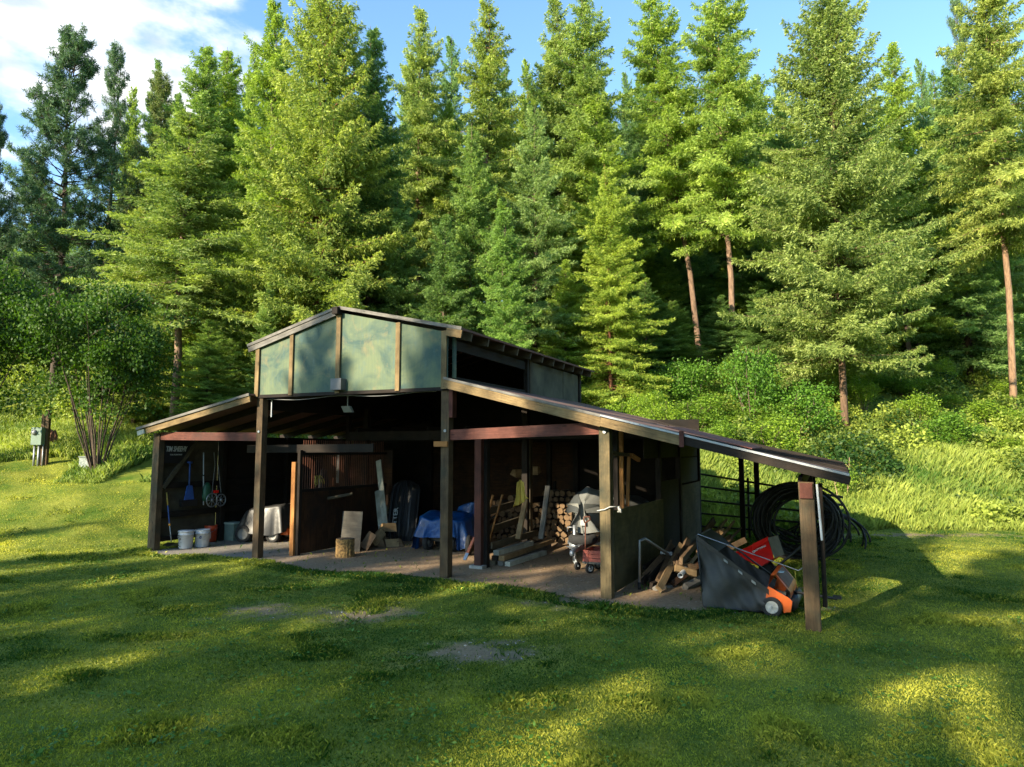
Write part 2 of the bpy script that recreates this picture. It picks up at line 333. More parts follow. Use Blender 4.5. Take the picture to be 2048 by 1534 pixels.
def dirt_mat():
    m, n, l, bs = newmat('packed sandy earth'); t = n.new('ShaderNodeTexCoord'); ob = t.outputs['Object']
    a = noise(n, l, ob, .9, 6, .6); b = noise(n, l, ob, 18, 8, .75); c3 = noise(n, l, ob, 60, 3, .6)
    c = mixc(n, l, ramp(n, l, a, .35, .65), (.33, .225, .13), (.26, .19, .125)); c = mixc(n, l, ramp(n, l, b, .42, .75), c, (.16, .105, .065))
    mp = n.new('ShaderNodeSeparateXYZ'); l.new(ob, mp.inputs[0]); gx = n.new('ShaderNodeMapRange'); gx.inputs[1].default_value = -3.6; gx.inputs[2].default_value = -5.2; l.new(mp.outputs[0], gx.inputs[0])
    gr = mixc(n, l, ramp(n, l, c3, .35, .65), (.28, .25, .21), (.16, .145, .12)); c = mixc(n, l, gx.outputs[0], c, gr)
    vo = n.new('ShaderNodeTexVoronoi'); vo.inputs['Scale'].default_value = 9; l.new(ob, vo.inputs[0]); k = ramp(n, l, vo.outputs['Distance'], .16, .1); c = mixc(n, l, k, c, (.38, .33, .26))
    l.new(c, bs.inputs['Base Color']); bs.inputs['Roughness'].default_value = .95; bs.inputs['Specular IOR Level'].default_value = .15; bump(n, l, b, bs, .9, .04); return m
def dirt_edge(X, Y):
    u, v = barn_uv(X, Y); e = np.interp(u, FRX, FRY) + (fbm(X * 1.3, Y * 1.3, 4) - .5) * .7
    return (v > e) & (v < 7.6) & (u > -7.1 + (fbm(X * 1.9, Y * 1.9, 3) - .5) * .3) & (u < 4.6 - np.clip((v + .9) * .25, 0, 1.6) + (fbm(X * 2, Y * 2, 3) - .5) * .8)
d, _, _ = grid_mesh('dirt_floor', np.arange(-8.5, 7, .05), np.arange(7.5, 22, .05), lambda X, Y: terr(X, Y) + .006 + .012 * fbm(X * 3, Y * 3, 3), dirt_mat(), dirt_edge); tag(d, kind='structure')
# ------------------------------------------------------------------ blade / leaf fields (numpy)
def field(name, V, k, tint, mat, kindlabel=None):
    n = len(V) // k; me = bpy.data.meshes.new(name); me.vertices.add(len(V)); me.vertices.foreach_set('co', V.astype('f').ravel())
    fill_faces(me, np.arange(n * k).reshape(n, k)); a = me.attributes.new('tint', 'FLOAT', 'POINT'); a.data.foreach_set('value', np.repeat(tint, k).astype('f')); me.materials.append(mat)
    o = bpy.data.objects.new(name, me); SC.collection.objects.link(o); return o
def blades(X, Y, H, Wd, lean, tint, name, label, cat, mat=None):
    n = len(X); Z = terr(X, Y) - .01; th = RNG.uniform(0, 2 * np.pi, n); ph = RNG.uniform(0, 2 * np.pi, n)
    le = lean * RNG.random(n); sx = np.cos(th) * Wd / 2; sy = np.sin(th) * Wd / 2; V = np.empty((n, 4, 3))
    tx = X + np.cos(ph) * np.sin(le) * H; ty = Y + np.sin(ph) * np.sin(le) * H; tz = Z + np.cos(le) * H
    mx_ = X + np.cos(ph) * np.sin(le * .5) * H * .55; my = Y + np.sin(ph) * np.sin(le * .5) * H * .55; mz = Z + H * .58
    V[:, 0] = np.stack([X - sx, Y - sy, Z], 1); V[:, 1] = np.stack([X + sx, Y + sy, Z], 1); V[:, 2] = np.stack([mx_ + sx * .8, my + sy * .8, mz], 1); V[:, 3] = np.stack([tx, ty, tz], 1)
    o = field(name, V.reshape(-1, 3), 4, tint, mat or GRASS); tag(o, label, cat, kind='stuff'); return o
def polar(n, d0, d1, pw, ang=44):
    u = RNG.random(n); a = 2 - pw     # density ~ D^-pw per area
    D = (d0 ** a + u * (d1 ** a - d0 ** a)) ** (1 / a); t = np.radians(RNG.uniform(-ang, ang, n)); return D * np.sin(t), D * np.cos(t), D
X, Y, D = polar(1500000, 3.9, 29, 1.25)
d_ = Y - Y0(X); tallm = (X < -7.6) & (Y > np.interp(X, [-13.4, -12.6], [21.6, 19.7]) + (fbm(X * .5, Y * .5) - .5) * 1.6) | ((X >= -7.6) & (d_ > -.1 + (fbm(X * .8, Y * .8) - .5) * 2))
keep = ~tallm & ~(dirt_edge(X, Y) & (RNG.random(len(X)) > .006)) & (RNG.random(len(X)) > bare(X, Y) * .93)
thin = (fbm(X * 1.7 + 40, Y * 1.7, 3)); keep &= RNG.random(len(X)) < np.clip(.45 + thin * 1.1, .3, 1)
X, Y, D = X[keep], Y[keep], D[keep]
n1 = fbm(X * .55, Y * .55); n2 = fbm(X * 2.3 + 5, Y * 2.3); tuft = np.clip((fbm(X * 1.5 + 70, Y * 1.5, 3) - .60) * 7, 0, 1)
nearb = barn_in(X, Y, .45)
H = RNG.uniform(.016, .038, len(X)) * (1 + tuft * 1.2 + nearb * 1.3) * (.8 + .5 * n2); Wd = .0022 * (1 + D * .12)
tint = np.clip(.30 + (n1 - .5) * 1.4 + (n2 - .5) * .7 + RNG.normal(0, .17, len(X)) - tuft * .12 - nearb * .15 + np.clip((-X - 6) / 4, 0, 1) * np.clip((Y - 13) / 3, 0, 1) * .4, 0, 1)  # far-left blades tinted paler, sunlight put into their colour
tint = np.where(RNG.random(len(X)) < .10, np.clip(tint + .4, 0, 1), tint)
blades(X, Y, H, Wd, .95, tint, 'lawn_grass', 'short mown lawn in front of the open barn, dappled with sun', 'lawn')
X, Y, D = polar(1000000, 14.5, 36, 2.3)
d_ = Y - Y0(X)
tl = ((X < -7.6) & (Y > np.interp(X, [-13.4, -12.6], [21.4, 19.6]) + (fbm(X * .5, Y * .5) - .5) * 1.6)) | ((X >= -7.6) & (d_ > -.2 + (fbm(X * .8, Y * .8) - .5) * 1.8))
lim = np.where(X > 4, 7.5, 5) + (fbm(X * .3, Y * .3) - .5) * 5; tl &= ((d_ < lim) | (X < -11.5)) & ~barn_in(X, Y, .15)
X, Y, D = X[tl], Y[tl], D[tl]; n1 = fbm(X * .7, Y * .7)
H = RNG.uniform(.14, .50, len(X)) * (.55 + .9 * n1) * np.interp(X, [-13.5, -12.5, 20], [.5, 1, 1.05]) * np.clip(.35 + np.where(X < -7.6, Y - 19.7, d_[tl] + .2) * .55 + RNG.normal(0, .12, len(X)), .3, 1.15); tint = np.clip(.42 + (n1 - .5) * 1.2 + RNG.normal(0, .16, len(X)) + np.interp(X, [-13.5, -12], [.2, 0]), 0, 1)
blades(X, Y, H, np.full(len(X), .0065) * (1 + D * .02), .62, tint, 'tall_grass', 'uncut tall grass on the bank behind the barn', 'tall grass', GRASS2)
# undergrowth leaves on the forest slope
def leafquads(P, dirs, ln, wd, up=None):
    n = len(P); dirs = dirs / np.linalg.norm(dirs, axis=1, keepdims=True); r = RNG.normal(size=(n, 3)) if up is None else up
    s = np.cross(dirs, r); s /= np.linalg.norm(s, axis=1, keepdims=True) + 1e-9; V = np.empty((n, 4, 3)); ln = ln[:, None]; wd = wd[:, None]
    V[:, 0] = P; V[:, 1] = P + dirs * ln * .5 + s * wd; V[:, 2] = P + dirs * ln; V[:, 3] = P + dirs * ln * .5 - s * wd; return V.reshape(-1, 3)
X, Y, D = polar(640000, 17, 62, .75, 42); d_ = Y - Y0(X)
k = (d_ > np.where(X > 3, 1.0, 1.0) + (fbm(X * .5, Y * .5) - .5) * 4) & ~((X < -7.6) & (Y < np.where(X < -12, 27, 22.5))) & ~barn_in(X, Y, .5)
cl = fbm(X * .75 + 3, Y * .75, 3); k &= RNG.random(len(X)) < np.clip((cl - .37) * 5.5, .08, 1); X, Y, cl, D = X[k], Y[k], cl[k], D[k]
hh = np.clip((cl - .35) * 3.2, .12, 1.3) * (.35 + RNG.random(len(X)) ** .6 * .65) * np.interp(Y - Y0(X), [1, 5], [.5, 1.0])
P = np.stack([X, Y, terr(X, Y) + hh], 1); dr = RNG.normal(size=P.shape); dr[:, 2] = np.abs(dr[:, 2]) * .6
tint = np.clip(.50 + (fbm(X * .4 + 80, Y * .4) - .5) * 2.0 + (fbm(X * 1.9, Y * 1.9 + 30, 3) - .5) * 1.1 + RNG.normal(0, .18, len(X)), 0, 1)
lc = leafquads(P, dr, RNG.uniform(.06, .12, len(P)) * (1 + D * .012), RNG.uniform(.025, .045, len(P)) * (1 + D * .012))
LEAFG = leafmat('undergrowth leaves', (.028, .075, .014), (.34, .41, .07), .4, objcol=False)
o = field('undergrowth', lc, 4, tint, LEAFG); tag(o, 'leafy green undergrowth covering the forest slope', 'undergrowth', kind='stuff')
# ------------------------------------------------------------------ trees
def finish_tree(name, lv, tint, mat, tb):
    cr = field(name + '_crown_source', lv, 4, tint, mat); cm = cr.data; cm.name = name + ' crown'; bpy.data.objects.remove(cr)
    me = bpy.data.meshes.new(name + ' trunk'); me.from_pydata(tb.v, [], tb.f); me.materials.append(BARK); me.polygons.foreach_set('use_smooth', [True] * len(me.polygons)); return me, cm
def fir(seed, H=16., R=2.6, zc=1.2, gap=.22, nb=6, droop=.35, up=.18, dens=1.15, tw=.5, irr=.4, ll=.14, lw=.014, hang=.25, tipb=.24):
    global RNG
    RNG = np.random.default_rng(seed); random.seed(seed); tb = MB()
    tb.tube([(rnd(-.05, .05) * i, rnd(-.05, .05) * i, H * t) for i, t in enumerate((0, .02, .25, .5, .75, 1))], [.15, .125, .105, .08, .045, .008], 9)
    Ps = []; Ds = []; T = []; z = zc
    while z < H - .15:
        t = (z - zc) / (H - zc); pr = ((1 - t) ** .72) * (.72 + .28 * min(1, t / .18)) ; base = R * 1.25 * pr + .10
        for b in range(nb if t < .85 else 4):
            azm = rnd(0, 6.283); Lb = base * rnd(1 - irr * 1.4, 1 + irr * .55) * (1.25 if random.random() < .07 else 1)
            e0 = np.interp(t, [0, .35, .8, 1], [-.12, .05, .45, .9]) + rnd(-.12, .12); zz = z + rnd(-gap / 2, gap / 2)
            n = max(4, int(Lb / .105 * dens)); s = np.linspace(.10, 1, n); f = np.array([math.cos(azm), math.sin(azm), 0]); sd = np.array([-f[1], f[0], 0])
            wig = math.sin(rnd(0, 6)) * .12
            pth = f * (s * Lb * math.cos(e0))[:, None] + sd * (np.sin(s * 3) * wig * Lb * .5)[:, None]; pth[:, 2] += zz + Lb * (math.sin(e0) * s - droop * s ** 1.6 * (1 - t * .6) + up * s ** 3)
            q = [Vector(pth[0]) * 0 + Vector((0, 0, zz))] + [Vector(pth[int(i * (n - 1) / 3)]) for i in (1, 2, 3)]
            tb.tube(q, [.022 * Lb ** .5 + .006, .014, .009, .004], 3, cap=False)
            bt = rnd(-.15, .15)
            m = 5
            tl = np.clip((1 - s) * Lb * .5 + .10, .1, tw) * RNG.uniform(.6, 1.15, n)
            for side in (-1, 1, 0):
                if side == 0: dd = np.tile(f * .35 + np.array([0, 0, -.9]), (n, 1)) + RNG.normal(0, .3, (n, 3)); sc = tl * .45; mm = 2 if hang > 0 else 0
                else: dd = f * .62 + sd * side * .8 + RNG.normal(0, .17, (n, 3)); dd[:, 2] -= hang * RNG.random(n); sc = tl; mm = m
                for j in range(mm):
                    p = pth + dd * (sc * (j + RNG.random(n) * .8) / max(1, mm))[:, None] + RNG.normal(0, .018, (n, 3))
                    for _ in range(3):
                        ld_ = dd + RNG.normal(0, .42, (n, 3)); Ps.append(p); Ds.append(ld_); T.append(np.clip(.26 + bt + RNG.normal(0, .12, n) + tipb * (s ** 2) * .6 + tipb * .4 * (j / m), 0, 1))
        z += gap * rnd(.7, 1.3)
    P = np.concatenate(Ps); Dr = np.concatenate(Ds); T = np.concatenate(T); n = len(P)
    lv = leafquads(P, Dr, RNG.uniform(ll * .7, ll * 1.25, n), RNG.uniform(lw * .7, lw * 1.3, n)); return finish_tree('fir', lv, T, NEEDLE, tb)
def pine(seed, H=17., R=3., zc=5., nbr=85, tuftn=26, op=.5):
    global RNG
    RNG = np.random.default_rng(seed); random.seed(seed); tb = MB(); C = []; T = []
    tb.tube([(rnd(-.06, .06) * i, rnd(-.06, .06) * i, H * t) for i, t in enumerate((0, .02, .25, .5, .75, 1))], [.22, .19, .16, .12, .06, .012], 9)
    for b in range(nbr):
        t = (b + random.random()) / nbr; z = zc + (H - zc) * t * .98; Lb = R * (1 - t * .85) * (.5 + .5 * min(1, t / .25)) * rnd(.55, 1.15) + .3
        a = rnd(0, 6.283); f = Vector((math.cos(a), math.sin(a), 0)); sd = Vector((-f.y, f.x, 0)); e = np.interp(t, [0, .6, 1], [-.05, .35, 1.0]) + rnd(-.15, .2)
        pts = [Vector((0, 0, z)) + f * (Lb * s * math.cos(e)) + ZA * (Lb * (math.sin(e) * s - .12 * s + .25 * s ** 2.5)) + sd * (math.sin(s * 4 + b) * .08 * Lb) for s in (0, .25, .5, .75, 1)]
        tb.tube(pts, [.035 * Lb ** .5, .026, .02, .013, .006], 4, cap=False); bt = rnd(-.12, .12)
        for k in range(int(5 + Lb * 6)):
            s = rnd(op, 1) if k > 1 else 1; i = min(3, int(s * 4)); p = pts[i].lerp(pts[i + 1], s * 4 - i); q = p + sd * rnd(-.42, .42) * Lb * .45 + ZA * rnd(-.08, .3) + f * rnd(-.05, .2)
            tb.tube([p, (p + q) / 2 - ZA * .04, q], [.01, .007, .004], 3, cap=False); C.append(q); T.append(bt)
    C = np.array([list(c) for c in C]); n = len(C); P = np.repeat(C, tuftn, 0); dr = RNG.normal(size=P.shape); dr[:, 2] += .35; P = P + RNG.normal(0, .035, P.shape)
    tt = np.clip(np.repeat(np.array(T), tuftn) + .4 + RNG.normal(0, .15, len(P)), 0, 1)
    lv = leafquads(P, dr, RNG.uniform(.14, .27, len(P)), RNG.uniform(.010, .017, len(P))); return finish_tree('pine', lv, tt, PINEN, tb)
def broad(seed, stems, H, R, ncl, per=46, spread=.3, lo=.35, leaf=.075, cl=.42):
    global RNG
    RNG = np.random.default_rng(seed); random.seed(seed); tb = MB(); tips = []
    for k in range(stems):
        a = 6.283 * k / stems + rnd(-.4, .4); rr = R * rnd(.35, .95); hh = H * rnd(.7, 1)
        pts = [Vector((math.cos(a) * (.08 + rr * s ** .8), math.sin(a) * (.08 + rr * s ** .8), hh * (s ** .85))) + Vector((rnd(-.05, .05), rnd(-.05, .05), 0)) * (1 if s else 0) for s in (0, .2, .4, .6, .8, 1)]
        b = .012 + .0055 * H / 2; tb.tube(pts, [b, b * .85, b * .7, b * .5, b * .3, .006], 6, cap=False)
        for j in range(7):
            i = random.choice((2, 3, 4, 4)); p = pts[i]; q = p + Vector((rnd(-1, 1), rnd(-1, 1), rnd(-.1, .8))) * R * .38; tb.tube([p, (p + q) / 2 + ZA * .06, q], [b * .35, b * .22, .004], 4, cap=False); tips.append(q)
    C = []
    lobes = []
    while len(lobes) < max(6, ncl // 9):
        v = Vector((rnd(-1, 1), rnd(-1, 1), rnd(-1, 1)))
        if .3 < v.length < 1: lobes.append((v, rnd(.10, .34)))
    while len(C) < ncl:
        lv_, lr_ = random.choice(lobes); v = lv_ + Vector((random.gauss(0, lr_ * .6), random.gauss(0, lr_ * .6), random.gauss(0, lr_ * .5)))
        if 1: C.append((v.x * R, v.y * R, H * (lo + (1 - lo) * (v.z * .5 + .5)) + rnd(-.15, .15)))
    C += [tuple(t) for t in tips]; C = np.array(C); P = np.repeat(C, per, 0); P = P + RNG.normal(0, cl * .5, P.shape) * np.array([1, 1, .7]); dr = RNG.normal(size=P.shape); dr[:, 2] -= .3
    bt = np.repeat(RNG.normal(0, .14, len(C)), per); tt = np.clip(.42 + bt + RNG.normal(0, .16, len(P)), 0, 1)
    lv = leafquads(P, dr, RNG.uniform(leaf * .8, leaf * 1.5, len(P)), RNG.uniform(leaf * .35, leaf * .6, len(P))); return finish_tree('broad', lv, tt, LEAF, tb)
PROTO = {}
def proto(kind, mk): PROTO[kind] = mk
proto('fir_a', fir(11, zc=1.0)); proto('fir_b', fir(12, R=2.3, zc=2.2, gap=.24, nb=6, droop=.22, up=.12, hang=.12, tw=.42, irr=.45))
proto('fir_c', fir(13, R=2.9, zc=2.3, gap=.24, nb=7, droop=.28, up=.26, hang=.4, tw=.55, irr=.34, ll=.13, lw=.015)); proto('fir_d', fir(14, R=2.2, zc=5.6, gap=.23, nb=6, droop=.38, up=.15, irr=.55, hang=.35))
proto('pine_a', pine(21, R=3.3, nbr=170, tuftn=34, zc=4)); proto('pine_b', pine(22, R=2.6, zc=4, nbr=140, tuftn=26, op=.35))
RNG = np.random.default_rng(99)
def place(kind, name, X, Y, H, Rs, label, cat, group, col=(1, 1, 1), rz=None, bark=(1, 1, 1), lean=None, z=None, baseH=16., baseR=2.6):
    tm, cm = PROTO[kind]; z = float(terr(X, Y)) - .1 if z is None else z
    e = empty(name, (X, Y, z), label, cat, group)
    for nm, me, c in (('trunk', tm, bark), ('crown', cm, col)):
        o = bpy.data.objects.new(nm, me); SC.collection.objects.link(o); o.parent = e; o.color = (*c, 1)
    e.scale = (Rs, Rs, H); e.rotation_euler = (0, 0, rnd(0, 6.28) if rz is None else rz)
    if lean: e.rotation_mode = 'ZYX'; e.rotation_euler = (0, lean, e.rotation_euler.z)
    return e
GRP = 'conifers on the slope behind the barn'
YG = (1.14, 1.12, .75); MG = (.92, 1.08, .85); DG = (.66, .86, .78); BG = (.72, .95, 1.05); PG = (1.12, 1.15, 1.08); LG = (1.12, 1.22, .62)
BASER = dict(fir_a=2.6, fir_b=2.3, fir_c=2.9, fir_d=2.2, pine_a=3.0, pine_b=2.2); BASEH = dict(pine_a=17., pine_b=17.)
RED = (1.5, .85, .6); GRY = (1, .95, .9)
def tpx(kind, px, py, Y, hw, label, col, bark=GRY, lean=None, name=None, cat=None, bx=None):
    tp = AY(px, py, Y); X = tp.x if bx is None else AY(bx, 800, Y).x; z = float(terr(X, Y)) - .1; H = tp.z - z
    pp = kind.startswith('pine'); Rm = hw / F * Y * 1.06
    return place(kind, name or ('pine_tree' if pp else 'fir_tree'), X, Y, H / BASEH.get(kind, 16.), Rm / BASER[kind] * .95, label, cat or ('pine tree' if pp else 'fir tree'), GRP, col, bark=bark, lean=lean)
TREES = [
 ('pine_a', 150, 85, 30, 125, 'tallest dark blue green pine against the cloud, left of the barn', BG, (.42, .4, .38)),
 ('pine_b', 236, 108, 33, 62, 'narrow dark pine just right of the tallest left pine', BG, (.42, .4, .38)),
 ('pine_b', 326, 165, 34, 80, 'pale long needled pine between the dark pines and the first firs', (1.5, 1.35, 1.0), GRY),
 ('pine_a', -8, 235, 27, 60, 'dark pine cut off by the left edge of the photo', (.62, .8, .85), (.6, .6, .6)),
 ('pine_a', 70, 330, 38, 90, 'shorter dark pine behind the multi stemmed tree at left', (.7, .85, .8), GRY),
 ('fir_b', 412, 88, 33, 110, 'fir with a pointed crown, leftmost of the tall sunlit firs', MG, GRY),
 ('fir_b', 457, 96, 35, 95, 'slim green fir close behind the leftmost tall fir', LG, GRY),
 ('fir_d', 376, 230, 25.5, 150, 'feathery pale fir with a bare whitish trunk showing through its crown', PG, (1.5, 1.35, 1.2)),
 ('fir_a', 290, 400, 27, 90, 'short yellow green fir low beside the multi stemmed tree', (1.2, 1.15, .9), GRY),
 ('fir_a', 553, 0, 31, 112, 'tall fir with its pointed top between cloud and the widest yellow fir', LG, GRY),
 ('fir_c', 655, -70, 26.5, 165, 'broad bright yellow green fir directly behind the peak of the barn', YG, RED),
 ('fir_b', 745, 52, 29, 112, 'shaded dark green fir at the right flank of the broad yellow fir', DG, GRY),
 ('fir_d', 843, 12, 35, 88, 'slender fir with a long pale trunk visible above the barn roof', (1.15, 1.15, .9), (1.5, 1.3, 1.1)),
 ('fir_b', 903, 70, 39, 62, 'thin blue green spire between two taller firs', BG, GRY),
 ('fir_d', 975, 0, 33, 98, 'fir with a loose light crown standing alone against the sky', YG, (1.5, 1.2, 1)),
 ('fir_b', 1112, -10, 36, 95, 'left trunk of the pair of tall firs that share one crown', (1.1, 1.12, .95), GRY),
 ('fir_d', 1166, -25, 35, 105, 'right trunk of the pair of tall firs that share one crown', (1.05, 1.12, .85), GRY),
 ('fir_a', 945, 250, 28.5, 95, 'mid height dark green fir above the right end of the gable', MG, GRY),
 ('fir_b', 1068, 210, 29.5, 88, 'pale silvery green fir in the middle of the forest edge', (1.0, 1.12, 1.2), GRY),
 ('fir_a', 1190, 190, 34, 105, 'full green fir behind the short bright fir', LG, GRY),
 ('fir_a', 1215, 330, 28, 92, 'short bright lime green fir growing right behind the barn roof', (1.35, 1.35, .7), RED),
 ('fir_a', 1008, 400, 25.5, 88, 'short deep green fir in the shade above the side opening', (.78, 1.02, .7), GRY),
 ('fir_b', 890, 430, 27, 80, 'small dark fir over the right roof slope of the gable', DG, GRY),
 ('fir_b', 795, 380, 28, 82, 'small shaded fir just right of the barn peak', DG, GRY),
 ('fir_d', 1310, -40, 36, 108, 'tall yellow green fir whose reddish trunk leans, left of the leaning pair', LG, (1.4, 1.2, 1.05)),
 ('fir_d', 1432, -70, 34.2, 118, 'tall yellow green fir with flaking pale bark, right of the leaning pair', (1.2, 1.28, .8), (1.6, 1.4, 1.25)),
 ('fir_c', 1668, -70, 29.5, 165, 'largest spruce with grey green layered boughs and a thick trunk, right of the barn', (1.0, 1.02, .88), (.95, .8, .65)),
 ('fir_b', 1785, 88, 38, 92, 'bright fir peeking out behind the largest spruce', LG, GRY),
 ('fir_a', 1902, 130, 37.5, 118, 'dark shaded fir between the largest spruce and the right edge', DG, (.7, .6, .5)),
 ('pine_b', 1910, 5, 46, 45, 'bluish pine top rising behind the dark shaded fir', (.9, 1.05, 1.0), GRY),
 ('fir_b', 1838, 115, 42, 48, 'small far fir top in the gap right of the largest spruce', BG, GRY),
 ('fir_b', 1968, 50, 42, 75, 'pale hazy fir behind the right edge fir', PG, GRY),
 ('fir_d', 2045, -110, 33, 118, 'sparse golden green fir with a thin pale trunk at the right edge', (1.2, 1.14, .85), (1.7, 1.45, 1.15)),
 ('fir_a', 1560, 210, 40, 90, 'green fir in the gap between the leaning pair and the largest spruce', MG, GRY),
 ('fir_a', 1370, 330, 42, 90, 'shaded fir standing behind the leaning reddish trunks', DG, GRY)]
LEANS = {24: 1408, 25: 1470}; BASES = {26: 1688, 32: 2030}
for i, t in enumerate(TREES):
    kind, px, py, Y, hw, lab, col, bk = t; ln = None; bx = None
    if i in LEANS: bx = LEANS[i] ; tp = AY(px, py, Y); ln = math.atan2(tp.x - AY(bx, 800, Y).x, 18.)
    if i in BASES: bx = BASES[i]
    tpx(kind, px, py, Y, hw, lab, col, bk, lean=ln, bx=bx)
random.seed(5)
def rear(px, py, Y, hw):
    c = random.choice((DG, MG, DG, LG, BG)); tpx(random.choice(('fir_a', 'fir_b', 'fir_b', 'fir_d')), px, py, Y, hw, 'fir in the rear rows of the forest, mostly hidden by nearer trees', c, bark=random.choice((GRY, (1.6, 1.2, 1))))
for r_, (Yr, y0, y1, st) in enumerate(((38, 80, 300, 50), (45, 100, 300, 56), (54, 160, 320, 70))):
    x = -60 + r_ * 30
    while x < 2120:
        dx = abs(x - 1410); py = rnd(y0, y1)
        if x < 260: py = rnd(430, 520)
        if 1990 > x > 1790: py += 60
        rear(x, py, Yr + rnd(-2.5, 2.5) + (6 if x > 1150 else 0), rnd(42, 66)); x += st * rnd(.8, 1.2)
for px, py, Y in ((1290, 560, 32), (1345, 600, 33), (1440, 590, 33.5), (1520, 580, 32.5), (1120, 590, 30), (1160, 470, 37), (1250, 520, 38), (1330, 500, 40), (1385, 540, 41), (1450, 520, 41), (1520, 500, 40), (1580, 520, 42), (1850, 480, 43), (540, 560, 24.5), (470, 520, 26), (640, 500, 29), (1130, 520, 29), (700, 430, 31), (1760, 480, 42), (1990, 420, 42), (1480, 450, 44), (1290, 470, 40), (240, 500, 34), (420, 640, 24), (850, 560, 31)):
    tpx(random.choice(('fir_a', 'fir_b')), px, py, Y, rnd(45, 70), 'young understorey fir filling a gap at the forest edge', random.choice((DG, MG, LG)))
# trees behind the camera that shade the lawn
SHG = 'conifers across the yard that shade the lawn'
for k, (p, Ld, Ht, rs, kd) in enumerate(((-27, 34, 11.5, .45, 'fir_b'), (-22.4, 26, 11.8, .5, 'fir_a'), (-19.4, 34, 17.2, .58, 'fir_b'), (-16.3, 24, 13.2, .68, 'fir_c'), (-12.9, 32, 17.2, .56, 'fir_c'), (-9.9, 22, 12.2, .66, 'fir_b'), (-6.8, 32, 16.8, .74, 'fir_c'), (-3.7, 23, 14.2, .8, 'fir_b'), (-.3, 34, 18.6, .8, 'fir_c'), (3.2, 25, 14.6, .74, 'fir_b'), (7, 38, 18, .75, 'fir_c'), (11, 38, 17, .7, 'fir_a'))):
    # p = x - y is constant along a sunbeam; base point on the line x+y = 10
    bxp = (10 + p) / 2; byp = (10 - p) / 2; X = bxp - Ld * .7071; Y = byp - Ld * .7071
    Ht += Ld * .085
    place(kd, 'pine_tree' if kd[0] == 'p' else 'fir_tree', X, Y, Ht / BASEH.get(kd, 16.), rs, 'conifer across the yard, outside the photo, shading the lawn', 'pine tree' if kd[0] == 'p' else 'fir tree', SHG, MG, z=0)
for X, Y, Ht, kd in ((9, -9, 20, 'fir_c'), (13.5, -5, 22, 'fir_a'), (17, 0, 20, 'fir_c'), (20, 5, 21, 'fir_b'), (6, -15, 22, 'fir_a'), (12, -13, 22, 'fir_c'), (18, -8, 24, 'fir_c'), (23, 0, 22, 'fir_a'), (23, 10, 18, 'fir_c'), (27, 6, 22, 'fir_c')):  # unseen ring of trees added to cut the sky light
    place(kd, 'fir_tree', X, Y, Ht / 16, 1.15, 'unseen conifer behind the camera, added to block sky light from the yard', 'fir tree', 'conifers added round the yard to block sky light', MG, z=0)
# broadleaf trees and shrubs
proto('multi', broad(31, 19, 5.0, 2.3, 260, 64, lo=.44, leaf=.075, cl=.36)); proto('bushA', broad(32, 9, 1.7, .85, 70, 40, lo=.12, leaf=.06, cl=.3)); proto('bushB', broad(33, 7, 2.3, .8, 75, 38, lo=.2, leaf=.06, cl=.3)); proto('sap', broad(34, 2, 1.9, .55, 16, 26, lo=.5, leaf=.055, cl=.22))
b = G(197, 895, 0); Y = 20.6; X = AY(197, 890, Y).x
place('multi', 'broadleaf_tree', X, Y, 1.12, .92, 'multi stemmed broadleaf tree fanning out of the bank left of the barn', 'broadleaf tree', None, (.36, .5, .4), rz=1.0, bark=(.5, .48, .45))  # dark leaf and bark tints hold the shade of unseen trees
place('multi', 'broadleaf_tree', -16.6, 20.4, 1.3, 1.05, 'shady broadleaf tree hanging in from the left edge above the meter post', 'broadleaf tree', None, (.28, .42, .33), rz=2.6, bark=(.7, .7, .7))  # shade put into this crown by an even darker tint
def bush(kind, px, py, H, R, lab, col, grp='shrubs on the bank behind the barn', Yf=None):
    r = ray(px, py); Y = Yf
    if Y is None:
        for Y in np.arange(16.5, 60, .2):
            q = AY(px, py, Y)
            if q.z < float(terr(q.x, Y)): break
    q = AY(px, py, Y); place(kind, 'shrub', q.x, Y, H, R, lab, 'shrub', grp, col)
for a in (('bushB', 1010, 770, 1.3, 1.1, 'light green shrub with upright shoots behind the side opening of the gable', (1.2, 1.25, .8), 'shrubs on the bank behind the barn', 21),
          ('bushB', 1075, 780, 1.5, 1.2, 'tall loose shrub whose shoots stand above the side roof edge', (1.25, 1.25, .75), 'shrubs on the bank behind the barn', 21.5),
          ('bushB', 1140, 780, 1.35, 1.2, 'dense yellow green shrub at the rear corner of the raised roof', (1.3, 1.2, .7), 'shrubs on the bank behind the barn', 20.8),
          ('bushA', 1215, 800, 1.2, 1.3, 'rounded shrub just right of the rear corner of the raised roof', (1.1, 1.2, .8), 'shrubs on the bank behind the barn', 21.5),
          ('bushA', 1300, 830, 1.1, 1.2, 'leafy shrub above the middle of the right roof slope', (1., 1.15, .8), 'shrubs on the bank behind the barn', 21),
          ('bushB', 1380, 835, 1.1, 1.3, 'darker shrub above the lower right roof slope', (.75, 1., .8), 'shrubs on the bank behind the barn', 22),
          ('bushB', 1500, 860, 1.5, 1.3, 'tall dark leaved shrub left of the largest spruce trunk', (.7, .95, .8), 'shrubs on the bank behind the barn', 22.5),
          ('bushA', 1590, 880, 1.3, 1.4, 'dark green shrub at the foot of the largest spruce', (.7, .95, .75), 'shrubs on the bank behind the barn', 22.2),
          ('bushB', 955, 780, 1.3, 1., 'wispy shrub above the front end of the side opening', (1.1, 1.15, .85), 'shrubs on the bank behind the barn', 21.8)): bush(*a[:6], a[6], a[7])
